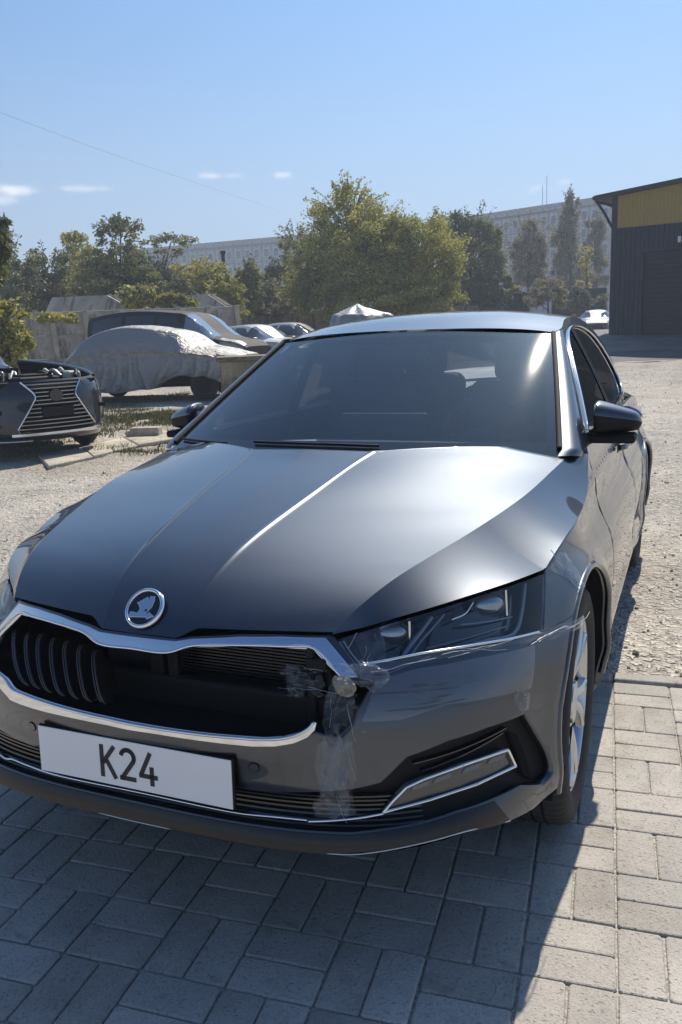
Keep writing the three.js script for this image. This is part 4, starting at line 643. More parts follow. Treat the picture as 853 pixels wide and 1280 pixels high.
plant('brown_tree', 'grey brown thinning tree before the right apartment block', 'tree', { px: 660, depth: 64, seed: 4, env: [[660, 322, 24, 44, 4200, 70, 18], [664, 352, 26, 28, 2200, 30, 4]], cols: BR, size: 0.22, trunk: 0.16 }, TG);
plant('poplar_tree', 'tallest narrow poplar beside the warehouse eave', 'tree', { px: 712, depth: 72, seed: 5, env: [[713, 280, 12, 38, 1900, 40, 18], [708, 320, 20, 42, 3400, 50, 18], [712, 350, 26, 24, 2200, 26, 4]], cols: BR.concat(GR), size: 0.24, trunk: 0.18 }, TG);
plant('poplar_tree', 'shorter poplar half hidden by the warehouse eave', 'tree', { px: 744, depth: 76, seed: 6, env: [[744, 300, 14, 36, 1900, 36, 14], [742, 340, 20, 30, 2400, 30, 8]], cols: BR.concat(GR), size: 0.24, trunk: 0.16 }, TG);
plant('yellow_sapling', 'small bright yellow sapling among the poplars', 'tree', { px: 733, depth: 66, seed: 7, env: [[733, 325, 8, 20, 700, 14, 4], [730, 350, 10, 18, 500, 10, 0]], cols: YL, size: 0.2, trunk: 0.08 }, TG);
plant('bush', 'dark rounded hedge bush behind the white sedan', 'bush', { px: 735, depth: 55, seed: 8, env: [[735, 382, 24, 22, 3000, 34, 0], [720, 376, 16, 16, 1200, 16, 0]], cols: [[0.03, 0.035, 0.02], [0.05, 0.055, 0.03], [0.08, 0.075, 0.04]], size: 0.18, trunk: 0.06 }, TG);
plant('bush', 'pale brownish bush between the dark shed and the hedge', 'bush', { px: 685, depth: 50, seed: 9, env: [[683, 368, 26, 20, 2200, 30, 6], [640, 366, 14, 12, 800, 12, 2]], cols: BR.concat(YL.slice(0, 1)), size: 0.16, trunk: 0.06 }, TG);
const rowB = [[12, 340, 30, 46, DK, 'dense dark bush at the open end of the concrete wall'], [62, 345, 38, 38, DK, 'dark green bush rising behind the wall posts'], [104, 335, 34, 34, OL, 'olive bush with upright shoots behind the first garage'], [150, 330, 42, 30, DK, 'bush with bare feathery top twigs behind the garages'], [200, 346, 36, 28, GR, 'greyish green bush behind the ivy patch'], [246, 345, 34, 26, OL, 'yellowish bush left of the lamp post'], [284, 362, 18, 24, YL.concat(OL), 'bright yellow green bush at the foot of the lamp post'], [312, 348, 14, 28, DK, 'narrow dark shrub right of the lamp post'], [335, 366, 22, 20, GR, 'low grey green shrub over the far fence']];
rowB.forEach(([x, y, rx, ry, cols, label], i) => plant('bush', label, 'bush', { px: x, depth: 35 + (i % 3) * 2, seed: 20 + i, env: [[x, y + 8, rx * 1.1, ry, 80 * rx, 60, 18], [x, y + ry * 0.7 + 6, rx * 1.35, ry * 0.9, 75 * rx, 50, 0], ...(i === 3 ? [[152, 296, 30, 22, 420, 24, 44]] : i === 4 ? [[214, 308, 28, 14, 140, 12, 34]] : i === 2 ? [[92, 306, 16, 14, 160, 8, 24]] : [])], cols, size: 0.17, trunk: 0.09, shootLeaves: i === 3 || i === 4 ? 14 : 24 }, TG));
plant('wall_bush', 'sunlit yellow green bush hanging over the wall end behind the suv', 'bush', { px: 8, depth: 18, seed: 41, env: [[6, 405, 28, 26, 1500, 30, 10], [22, 425, 18, 20, 600, 16, 2], [-20, 420, 30, 40, 1500, 20, 4], [0, 445, 34, 26, 1500, 24, 0]], cols: YL.concat(OL), size: 0.13, trunk: 0.05 }, TG);
plant('near_tree', 'dark drooping branches of a tree at the yard corner', 'tree', { px: -60, depth: 15, seed: 42, env: [[-22, 285, 34, 22, 900, 20, 8], [-14, 330, 30, 34, 1300, 26, 6], [-50, 300, 50, 60, 2500, 30, 8]], cols: DK, size: 0.15, trunk: 0.14 }, TG);
plant('ivy', 'ivy clump spilling over the gap between the garage roofs', 'ivy', { px: 175, depth: 29, seed: 43, env: [[172, 372, 24, 13, 1500, 26, 4], [215, 378, 22, 10, 1100, 20, 4], [236, 382, 10, 8, 400, 8, 2]], cols: OL.concat(DK), size: 0.17, trunk: 0, aspect: 0.8, deep: 0.5 });
plant('creeper', 'thin creeper with yellow leaves trailing along the wall top', 'ivy', { px: 70, depth: 25.2, seed: 44, env: [[64, 397, 22, 5, 260, 18, 0], [88, 397, 8, 6, 160, 8, 0]], cols: YL.concat(OL), size: 0.14, trunk: 0, aspect: 0.8, deep: 0.2 });
// ---- grass
{
  const rnd = mulberry(88), P = [], C = []; const spots = []; const add = (px, py, r, n) => { const c = onGround(px, py); spots.push([c.x, c.z, r, n]); };
  for (const [px, py, r, n] of [[150, 520, 0.8, 500], [175, 525, 0.9, 700], [205, 526, 0.8, 600], [228, 520, 0.8, 500], [140, 512, 0.7, 400], [110, 540, 0.6, 300], [95, 556, 0.5, 260], [140, 565, 0.35, 160], [165, 566, 0.35, 200], [185, 558, 0.4, 200], [92, 600, 0.25, 120], [245, 497, 0.8, 400], [262, 492, 0.6, 300], [285, 492, 0.6, 200], [200, 540, 0.5, 160], [60, 545, 0.5, 200], [30, 480, 1, 300]]) add(px, py, r, n);
  for (const [x, z, r, n] of spots) for (let i = 0; i < n * 4; i++) {
    const a = rnd() * 6.283, d = Math.sqrt(rnd()) * r * (0.7 + 0.6 * rnd()), X = x + Math.cos(a) * d * 1.5, Z = z + Math.sin(a) * d; if (fbm(X * 2.2, Z * 2.2, 0, 3, 801) < 0.44) continue; const y = groundY(X, Z) + lumps(X, Z) - 0.02, h = 0.03 + 0.09 * rnd() * rnd(), b = rnd() * 6.283, w = 0.006 + 0.006 * rnd(), lx = (rnd() - 0.5) * h, lz = (rnd() - 0.5) * h;
    const c = rnd() < 0.5 ? [0.17, 0.16, 0.045] : rnd() < 0.6 ? [0.10, 0.115, 0.03] : [0.28, 0.24, 0.11]; const v = 0.7 + 0.6 * rnd(); P.push(X - Math.cos(b) * w, y, Z - Math.sin(b) * w, X + Math.cos(b) * w, y, Z + Math.sin(b) * w, X + lx, y + h, Z + lz); for (let q = 0; q < 3; q++) C.push(c[0] * v, c[1] * v, c[2] * v);
  }
  const g = new THREE.BufferGeometry(); g.setAttribute('position', new THREE.Float32BufferAttribute(P, 3)); g.setAttribute('color', new THREE.Float32BufferAttribute(C, 3)); g.computeVertexNormals();
  structure('grass', g, new THREE.MeshStandardMaterial({ vertexColors: true, roughness: 0.9, side: THREE.DoubleSide }), 'stuff', 'patchy dry grass growing between suv and covered car', 'grass');
}
// ---- concrete slabs let into the yard, and a loose block
{
  const slabM = conc(0.66, 0.61, 0.53);
  const slab = (pts, label, h) => { const q = pts.map(p => onGround(p[0], p[1])), c = q.reduce((a, b) => a.add(b), V3(0, 0, 0)).divideScalar(4); const sh = new THREE.Shape(q.map(p => new THREE.Vector2(p.x - c.x, -(p.z - c.z)))); const g = new THREE.ExtrudeGeometry(sh, { depth: h, bevelEnabled: true, bevelSize: 0.012, bevelThickness: 0.012, bevelSegments: 1 }); g.rotateX(-Math.PI / 2); const uv = g.attributes.uv; for (let i = 0; i < uv.count; i++) uv.setXY(i, uv.getX(i) / 2, uv.getY(i) / 2); const m = structure('concrete_slab', g, slabM, undefined); m.userData = { label, category: 'slab', group: 'concrete slabs in the yard' }; m.position.set(c.x, c.y - h * 0.2, c.z); };
  slab([[62, 589], [116, 576], [102, 563], [50, 574]], 'pale concrete slab in the dirt nearest the suv grille', 0.03); slab([[118, 575.5], [172, 562.5], [154, 551], [104, 562.5]], 'middle pale concrete slab of the row beside the suv', 0.03); slab([[174, 562], [224, 550], [204, 540], [156, 550.5]], 'end pale concrete slab of the row nearest the loose block', 0.03);
  const p = onGround(184, 549), b = thing('loose_block', 'small loose concrete block lying by the grass', 'concrete block', undefined, p.toArray(), 0.3); part('block_body', uvBox(0.42, 0.16, 0.2, 0, 0.07, 0), slabM, b); part('broken_end', uvBox(0.08, 0.12, 0.18, -0.235, 0.05, 0.004), slabM, b);
}
scene.fog = new THREE.FogExp2(new THREE.Color().setRGB(0.66, 0.74, 0.86), 0.0026);
const onB = (t, y, d) => body(t, y).addScaledVector(surfNormal(body, t, y), d);
const ARC = (zc, R, a0, a1, n, cy = 0.335) => Array.from({ length: n + 1 }, (_, i) => { const a = lerp(a0, a1, i / n); return bodyAt(zc + R * Math.cos(a), cy + R * Math.sin(a)); });
const AR = 0.388, A_SEAM = 58 * D2R, A_LOW = -7.5 * D2R;
const lampLow = HB([[677, 790], [640, 799], [600, 806], [560, 812.5], [520, 819], [480, 827], [447, 834]]);
const lampTop = HB([[680, 717], [640, 732], [600, 745], [550, 761], [500, 776], [455, 789], [422, 799]]);
const blackTop = HB([[340, 990], [390, 990], [440, 986.5], [476, 978], [509, 946], [560, 926], [610, 909], [657, 892]]);
const blackSide = smooth2(HB([[657, 892], [670, 913], [683, 941], [688, 966], [679, 982]]), 12);
const lipTop = HB([[679, 982], [653, 982], [617, 999], [571, 1014], [522, 1029], [473, 1037], [440, 1041]]);
const lipBot = HB([[690, 985], [668, 1010], [637, 1026], [581, 1040], [538, 1052], [473, 1065], [425, 1068]]);
const yBlk = blackTop[0][1], yLipT = lipTop[6][1], yLipB = lipBot[6][1];
// painted bumper skin
const frontArc = ARC(0, AR, A_SEAM, A_LOW, 14);
const seam = [lampLow[0], frontArc[0]];
const bumpHalf = [[0, cTop + 0.006], ...gOuterTop.slice(0, 4).map(p => [p[0], p[1] + 0.005]), [gOuterTop[4][0] + 0.012, gOuterTop[4][1] + 0.004], ...lampLow.slice().reverse().map(p => [p[0], p[1] - 0.003]), [seam[1][0], seam[1][1] - 0.003], ...frontArc.slice(1), ...lipBot, [0, yLipB]];
const holeLow = [[0, yBlk], ...blackTop.slice(0, -1), ...blackSide, ...lipTop.slice(1), [0, yLipT]];
// the broken corner widens the grille opening on the left-hand side of the car
const broken = HB([[407, 798], [447, 846], [470, 851], [464, 860], [447, 888], [441, 905], [424, 922], [408, 921], [394, 917]]);
const lowOut = halfOut.slice(halfOut.length - 11);
const holeGrille = [[0, cTop], ...gOuterTop.slice(0, 4), ...broken, ...lowOut.filter(p => p[0] < broken[8][0] - 0.01), ...mir(halfOut.slice(1, -1)).reverse()];
part('bumper', panel(body, ringOf(bumpHalf), [holeGrille, ringOf(holeLow)], { edge: 0.035, hem: 0.02 }), M.paint, car, 'scuffed front bumper torn open beside the grille');
// black lower insert, recessed
const lowRecess = part('lower_grille', panel(body, ringOf(holeLow), [], { off: -0.028, hem: 0, edge: 0.04 }), M.blackPlastic, car);
{ // wall between skin and recess
  const r = ringOf(holeLow), pts = r.map(p => body(p[0], p[1])), nn = r.map(p => surfNormal(body, p[0], p[1]));
  const g = []; const P = [], I = [];
  r.forEach((p, i) => { const a = pts[i], b = a.clone().addScaledVector(nn[i], -0.03); P.push(a.x, a.y, a.z, b.x, b.y, b.z); }); const n = r.length;
  for (let i = 0; i < n; i++) { const a = i * 2, b = ((i + 1) % n) * 2; I.push(a, b, a + 1, a + 1, b, b + 1); }
  const q = new THREE.BufferGeometry(); q.setAttribute('position', new THREE.Float32BufferAttribute(P, 3)); q.setIndex(I); const f = q.toNonIndexed(); f.computeVertexNormals(); part('surround', f, M.blackPlastic, lowRecess);
}
// dark gloss splitter over the foot of the bumper
{ const n = 4, top = lipTop.slice(n - 2), bot = lipBot.slice(n - 2), h = [[0, yLipT - 0.004], ...top.slice().reverse().map(p => [p[0], p[1] - 0.004]), ...bot.map(p => [p[0], p[1] + 0.001]), [0, yLipB + 0.001]]; part('front_splitter', panel(body, ringOf(h), [], { off: 0.0025, hem: 0.004, edge: 0.04 }), phys(lin(0.007, 0.008, 0.010), 0.5, 0, { clearcoat: 0.6, clearcoatRoughness: 0.06, specularIntensity: 0.4 }), car);
  const e = [...bot, [0, yLipB], ...mir(bot).reverse()].map(p => onB(p[0], p[1] + 0.002, 0.003)); part('splitter_edge', tube(e, 0.0016, 80, 5), M.chromeSatin, car); }
// mesh bars of the lower grille
for (let k = 0; k < 7; k++) {
  const y = lerp(yLipT + 0.012, yBlk - 0.012, k / 6), pts = []; for (let i = 0; i <= 60; i++) { const t = lerp(-0.42, 0.42, i / 60); pts.push(onB(t, y, -0.02)); }
  part('grille_bar', sweep(pts, [[-0.0035, -0.006], [0.0035, -0.006], [0.002, 0.007], [-0.002, 0.007]], i => surfNormal(body, lerp(-0.42, 0.42, i / 60), y)), M.blackGloss, lowRecess);
}
for (const s of [1, -1]) for (let k = 0; k < 4; k++) { // ribs in the corner pocket
  const a = HB([[520 + k * 10, 958 + k * 9], [640 - k * 4, 912 + k * 6]]), pts = []; for (let i = 0; i <= 16; i++) pts.push(onB(s * lerp(a[0][0], a[1][0], i / 16), lerp(a[0][1], a[1][1], i / 16), -0.022));
  if (k < 2) part('pocket_rib', sweep(pts, [[-0.003, -0.008], [0.003, -0.008], [0.0015, 0.006], [-0.0015, 0.006]], () => V3(s * 0.6, 0, 0.8)), M.blackGloss, lowRecess);
}
for (const s of [1, -1]) {
  // pocket blade at the outer end
  const bl = HB([[643, 918], [652, 920], [664, 950], [672, 975], [660, 968], [652, 940]]).map(p => [s * p[0], p[1]]);
  part('air_blade', panel(body, bl, [], { off: -0.012, hem: 0.012, edge: 0.03, flip: s > 0 ? 1 : 1 }), M.blackMatte, lowRecess);
  // fog lamp: lens in a bright L-shaped strip
  const fl = thing; const ring = HB([[479, 1016], [491, 1003], [509, 985], [530, 975], [580, 957], [637, 937.5], [646.5, 958], [597.6, 981], [538.5, 1000.5]]);
  const lampG = new THREE.Group(); lampG.name = 'fog_lamp'; car.add(lampG);
  part('lens', panel(body, ring.map(p => [s * p[0], p[1]]), [], { off: -0.012, hem: 0.01, edge: 0.03 }), phys(lin(0.05, 0.048, 0.046), 0.25, 0, { clearcoat: 1, clearcoatRoughness: 0.04 }), lampG);
  const pts = [...ring, ring[0]].map(p => onB(s * p[0], p[1], -0.004));
  const segs = []; for (let i = 0; i < pts.length - 1; i++) segs.push(tube([pts[i], pts[i].clone().lerp(pts[i + 1], 0.5), pts[i + 1]], 0.0038, 4, 6));
  part('chrome_strip', segs, M.chrome, lampG);
  for (const [x, y] of [[520, 985], [548, 975], [585, 962], [617, 950]]) { const a = hitBody(x, y), b = hitBody(x + 20, y - 8), c = hitBody(x + 17, y - 1), d = hitBody(x - 4, y + 6); part('reflector', panel(body, [a, b, c, d].map(p => [s * Math.abs(p[0]), p[1]]), [], { off: -0.009, hem: 0.002, edge: 0.03 }), std(lin(0.16, 0.17, 0.18), 0.4, 0.7), lampG); }
}
// thin bright strip along the foot of the lower grille, snapped beside the tape
{
  const st = HB([[479, 1017], [471, 1018.5], [455, 1021.5], [440, 1023.5], [412, 1026], [386, 1027]]), l = HB([[384, 1025], [345, 1021], [298, 1016]]), c = [[0, l[2][1] + 0.002]];
  const a = st.map(p => onB(p[0], p[1], 0.002)); part('trim_strip', tube(a, 0.0032, 30, 6), M.chrome, car);
  const b = [...l, ...c, ...mir(l).reverse(), ...mir(st).reverse()].map(p => onB(p[0], p[1], -0.002)); part('trim_strip', tube(b, 0.003, 80, 6), M.chrome, car);
}
// chrome grille frame (its left corner is gone)
{
  const o1 = HB([[447, 846]])[0], i1 = HB([[426, 846]])[0], o2 = HB([[393, 906]])[0], i2 = HB([[391, 912]])[0];
  const lowO = HB([[200, 917], [260, 926], [315, 932], [345, 932], [368, 928], [384, 921], [393, 912], [395, 904]]), lowI = HB([[392, 903], [387, 909], [375, 916], [355, 921.5], [330, 923], [300, 921], [260, 917.5], [200, 909.5]]);
  const poly = [o1, ...gOuterTop.slice().reverse(), [0, cTop], ...mir(halfOut.slice(1, -1)), [0, yLowO - 0.002], ...lowO, ...lowI, [0, yLowI - 0.002], ...mir(halfIn.slice(1, -1)).reverse(), [0, cTopI], ...gInnerTop, i1];
  const li = lowI.slice().reverse();
  const fr = part('grille_frame', panel(body, poly, [], { off: 0.004, hem: 0.008, edge: 0.03 }), M.chrome, car, 'chrome grille surround with its corner missing');
  const inner = [i1, ...gInnerTop.slice().reverse(), [0, cTopI], ...mir(halfIn.slice(1, -1)), [0, yLowI - 0.002], ...li];
  part('bright_edge', tube(inner.map(p => onB(p[0], p[1], 0.006)), 0.0034, 220, 6), M.chrome, fr);
}
// grille cavity: shroud, radiator with fins, slats left standing on the right-hand side
{
  const well = part('grille_well', (() => { const r = holeGrille, P = [], I = [], n = r.length; r.forEach(p => { const a = onB(p[0], p[1], -0.004), b = a.clone(); b.z -= 0.2; b.x *= 0.97; P.push(a.x, a.y, a.z, b.x, b.y, b.z); }); for (let i = 0; i < n; i++) { const a = i * 2, b = ((i + 1) % n) * 2; I.push(a, b, a + 1, a + 1, b, b + 1); } const q = new THREE.BufferGeometry(); q.setAttribute('position', new THREE.Float32BufferAttribute(P, 3)); q.setIndex(I); const f = q.toNonIndexed(); f.computeVertexNormals(); return f; })(), M.blackMatte, car);
  part('crash_beam', [box(1.1, 0.09, 0.05, 0, 0.555, 0.70, 0.015), box(0.04, 0.16, 0.03, -0.02, 0.64, 0.70, 0.008), box(0.03, 0.12, 0.02, 0.03, 0.655, 0.71, 0.006)], M.blackPlastic, well);
  const rad = part('radiator', [box(0.62, 0.2, 0.03, 0.1, 0.64, 0.635), box(0.03, 0.22, 0.05, 0.40, 0.635, 0.65, 0.006)], std(lin(0.02, 0.02, 0.022), 0.6), well);
  for (let i = 0; i < 20; i++) part('fin', box(0.46, 0.0036, 0.012, 0.15, 0.566 + i * 0.0078, 0.654), std(lin(0.06, 0.06, 0.062), 0.4, 0.6), rad);
  part('back_wall', box(1.02, 0.36, 0.02, 0, 0.58, 0.56), M.blackMatte, well);
  const slatPx = [[11.7, 779, 28, 858], [27, 784, 42, 862.5], [42, 787, 56, 867.5], [58.6, 791, 72.7, 872], [75, 795, 90, 876], [92.6, 801, 106.6, 880], [111, 808, 125, 882.5]];
  for (const [ax, ay, bx, by] of slatPx) {
    const a = hitBody(ax, ay), b = hitBody(bx, by), pts = [], nn = [];
    for (let i = 0; i <= 16; i++) { const f = i / 16, t = lerp(a[0], b[0], f), y = lerp(a[1] + 0.004, b[1] - 0.012, f), e = Math.abs(f - 0.5) * 2; pts.push(onB(t, y, -0.014 - 0.028 * e ** 7)); nn.push(surfNormal(body, t, y)); }
    const sl = part('grille_slat', sweep(pts, [[-0.0055, -0.06], [0.0055, -0.06], [0.0045, 0.0], [0.003, 0.003], [0, -0.002], [-0.003, 0.003], [-0.0045, 0.0]], i => nn[i]), M.blackGloss, car);
    for (const e of [-0.0034, 0.0034]) part('bright_rib', tube(pts.slice(1, -1).map((p, i) => p.clone().addScaledVector(nn[i], 0.0034).add(V3(e, 0, 0))), 0.0008, 16, 4), std(lin(0.20, 0.19, 0.18), 0.35, 1), sl);
  }
  // loose bracket and torn duct behind the missing slats
  part('duct', (() => { const a = HB([[352, 850]])[0]; return [box(0.02, 0.19, 0.08, 0.395, 0.625, 0.70, 0.006), box(0.05, 0.03, 0.05, 0.41, 0.68, 0.72, 0.008)]; })(), M.blackPlastic, well);
}
// parking sensors
for (const s of [1, -1]) { const q = hitBody(318, 959); const p = onB(s * q[0], q[1], 0.0008), n = surfNormal(body, s * q[0], q[1]); const g = new THREE.CylinderGeometry(0.0105, 0.0105, 0.003, 24); g.rotateX(Math.PI / 2); const r = new THREE.TorusGeometry(0.0112, 0.0012, 6, 28); const m = part('parking_sensor', g, M.paint, car); m.position.copy(p); m.lookAt(p.clone().add(n)); part('sensor_ring', r, M.blackMatte, m); }
// ---- number plate
{
  const pl = new THREE.Group(); pl.name = 'number_plate'; car.add(pl); pl.position.set(0, 0.4392, 0.8655); pl.rotation.x = -0.0668 + 0.02;
  part('plate_holder', box(0.526, 0.118, 0.010, 0, -0.001, -0.0068, 0.004), M.blackPlastic, pl);
  part('plate_sheet', new RoundedBoxGeometry(0.52, 0.112, 0.003, 2, 0.0014), M.plate, pl);
  const stroke = (pts, w) => { const gs = []; for (let i = 0; i < pts.length - 1; i++) { const [ax, ay] = pts[i], [bx, by] = pts[i + 1], l = Math.hypot(bx - ax, by - ay); const g = new THREE.BoxGeometry(l + w * 0.35, w, 0.0012); g.rotateZ(Math.atan2(by - ay, bx - ax)); g.translate((ax + bx) / 2, (ay + by) / 2, 0.0022); gs.push(g); } return gs; };
  const h = 0.037, w = 0.0105;
  const K = [...stroke([[-0.0, -h], [0, h]], w), ...stroke([[0.034, h], [0.003, -0.004]], w), ...stroke([[0.011, 0.006], [0.036, -h]], w)];
  const arc = []; for (let i = 0; i <= 12; i++) { const a = lerp(165 * D2R, -30 * D2R, i / 12); arc.push([0.019 + 0.0175 * Math.cos(a), 0.0185 + 0.0175 * Math.sin(a)]); }
  const two = [...stroke([...arc, [0.001, -h + 0.003]], w), ...stroke([[-0.002, -h + 0.0045], [0.038, -h + 0.0045]], w)];
  const four = [...stroke([[0.026, h], [0.0, -0.016]], w), ...stroke([[-0.003, -0.018], [0.042, -0.018]], w), ...stroke([[0.029, 0.004], [0.029, -h]], w)];
  for (const [gs, x] of [[K, -0.078], [two, -0.026], [four, 0.028]]) { const m = part('character', gs, M.ink, pl); m.position.x = x; }
}
// ---- round badge on the nose of the bonnet
{
  const bd = new THREE.Group(); bd.name = 'badge'; car.add(bd);
  const p = V3(0, 0.772, 0.760), n = V3(0, 0.66, 0.75).normalize(); bd.position.copy(p).addScaledVector(n, 0.004); bd.lookAt(bd.position.clone().add(n));
  const disc = new THREE.CylinderGeometry(0.044, 0.047, 0.006, 48); disc.rotateX(Math.PI / 2); part('badge_disc', disc, M.blackGloss, bd);
  const ring = new THREE.LatheGeometry([[0.0405, 0.001], [0.0405, 0.006], [0.044, 0.008], [0.048, 0.006], [0.0495, 0.0]].map(q => new THREE.Vector2(...q)), 56); ring.rotateX(Math.PI / 2); part('badge_ring', ring, M.chrome, bd);
  const sh = new THREE.Shape(); // winged arrow
  const q = [[-0.036, -0.020], [-0.034, -0.011], [-0.014, -0.0125], [-0.011, -0.002], [-0.0165, 0.006], [-0.024, 0.012], [-0.0145, 0.0185], [-0.010, 0.0155], [-0.0035, 0.0105], [-0.008, 0.0165], [-0.012, 0.0205], [-0.002, 0.0275], [0.003, 0.0245], [0.0085, 0.0155], [0.0065, 0.0245], [0.0045, 0.030], [0.016, 0.030], [0.0185, 0.020], [0.017, 0.006], [0.0115, -0.005], [0.006, -0.0115], [0.014, -0.0125], [0.0145, -0.008], [0.030, -0.016], [0.0145, -0.0245], [0.014, -0.0195], [-0.034, -0.0235]];
  q.forEach((a, i) => i ? sh.lineTo(a[0], a[1]) : sh.moveTo(a[0], a[1])); const eye = new THREE.Path(); eye.absarc(0.0055, -0.004, 0.0033, 0, Math.PI * 2, true); sh.holes.push(eye);
  const g = new THREE.ExtrudeGeometry(sh, { depth: 0.002, bevelEnabled: true, bevelSize: 0.0009, bevelThickness: 0.0009, bevelSegments: 2, curveSegments: 10 }); g.translate(0.003, -0.002, 0.0035); part('badge_emblem', g, M.chrome, bd);
}
// ---- headlamps
for (const s of [1, -1]) {
  const hl = new THREE.Group(); hl.name = 'headlamp'; car.add(hl); if (s > 0) hl.userData.label = 'headlamp wrapped in creased clear tape';
  const poly = [...lampTop, ...lampLow.slice().reverse()].map(p => [s * p[0], p[1]]);
  part('lens', panel(body, poly, [], { hem: 0, edge: 0.04 }), M.lens, hl);
  part('housing', [panel(body, poly, [], { off: -0.075, hem: 0, edge: 0.06 }), (() => { const P = [], I = [], n = poly.length; poly.forEach(p => { const a = onB(p[0], p[1], -0.003), b = onB(p[0], p[1], -0.078); P.push(a.x, a.y, a.z, b.x, b.y, b.z); }); for (let i = 0; i < n; i++) { const a = i * 2, b = ((i + 1) % n) * 2; I.push(a, b, a + 1, a + 1, b, b + 1); } const q = new THREE.BufferGeometry(); q.setAttribute('position', new THREE.Float32BufferAttribute(P, 3)); q.setIndex(I); const f = q.toNonIndexed(); f.computeVertexNormals(); return f; })()], M.blackGloss, hl);
  // stepped bezel shelves inside the lamp
  for (const [px, d] of [[[[452, 800], [515, 781], [508, 812], [462, 824]], -0.058], [[[556, 771], [664, 735], [658, 780], [548, 806]], -0.058]]) part('bezel', panel(body, HB(px).map(p => [s * p[0], p[1]]), [], { off: d, hem: 0.018, edge: 0.04 }), phys(lin(0.02, 0.022, 0.026), 0.12, 0.2, { clearcoat: 1 }), hl);
  const at = (x, y, d) => { const q = hitBody(x, y); return onB(s * Math.abs(q[0]), q[1], d); };
  const strip = (l, d, r, m, nm, k = 1) => part(nm, tube(l.map(q => at(q[0], q[1], d)), r, 20, 6), m, hl);
  for (const [x, y, rr] of [[497, 784, 0.030], [627, 748, 0.034]]) {
    const p = at(x, y, -0.05), q = hitBody(x, y), n = surfNormal(body, s * Math.abs(q[0]), q[1]); n.y *= 0.25; n.z += 0.5; n.normalize();
    const m = part('projector', new THREE.SphereGeometry(rr, 28, 16, 0, Math.PI * 2, 0, Math.PI / 2).rotateX(Math.PI / 2).scale(1.15, 0.78, 0.62), phys(lin(0.30, 0.34, 0.40), 0.03, 0.85, { clearcoat: 1, clearcoatRoughness: 0.02 }), hl); m.position.copy(p); m.lookAt(p.clone().add(n));
    const r = part('projector_ring', new THREE.TorusGeometry(rr * 1.14, 0.0035, 8, 32).scale(1.1, 0.8, 1), M.blackGloss, hl); r.position.copy(p); r.lookAt(p.clone().add(n));
    const b = part('projector_bracket', box(0.006, rr * 1.9, 0.02, rr * 1.32 * s, 0, -0.004, 0.002), M.chrome, hl); b.position.copy(p); b.lookAt(p.clone().add(n));
  }
  const led = phys(lin(0.16, 0.19, 0.23), 0.15, 0.3, { clearcoat: 1 });
  strip([[506, 821], [520, 801], [534, 783], [546, 766]], -0.03, 0.0055, led, 'light_guide'); strip([[516, 820], [532, 798], [548, 780], [562, 763]], -0.028, 0.003, led, 'light_guide');
  strip([[524, 817], [570, 808], [620, 797], [655, 788], [664, 760], [668, 726]], -0.03, 0.0055, led, 'light_guide'); strip([[540, 806], [590, 794], [648, 778]], -0.035, 0.002, led, 'light_guide');
  strip([[470, 822], [488, 806], [505, 801]], -0.045, 0.004, M.blackGloss, 'bezel_edge'); strip([[572, 770], [590, 762], [600, 748]], -0.03, 0.003, M.chrome, 'bezel_edge'); strip([[586, 775], [620, 772], [655, 766]], -0.04, 0.0025, led, 'light_guide');
  strip([[450, 831], [480, 826], [520, 818], [560, 811.5], [600, 805], [640, 798], [674, 790]], -0.001, 0.0032, M.chrome, 'bright_sill');
  strip([[424, 801], [434, 816], [446, 832]], -0.012, 0.003, M.chromeSatin, 'inner_rim'); strip([[430, 799], [440, 814], [452, 829]], -0.016, 0.0018, M.chromeSatin, 'inner_rim');
}
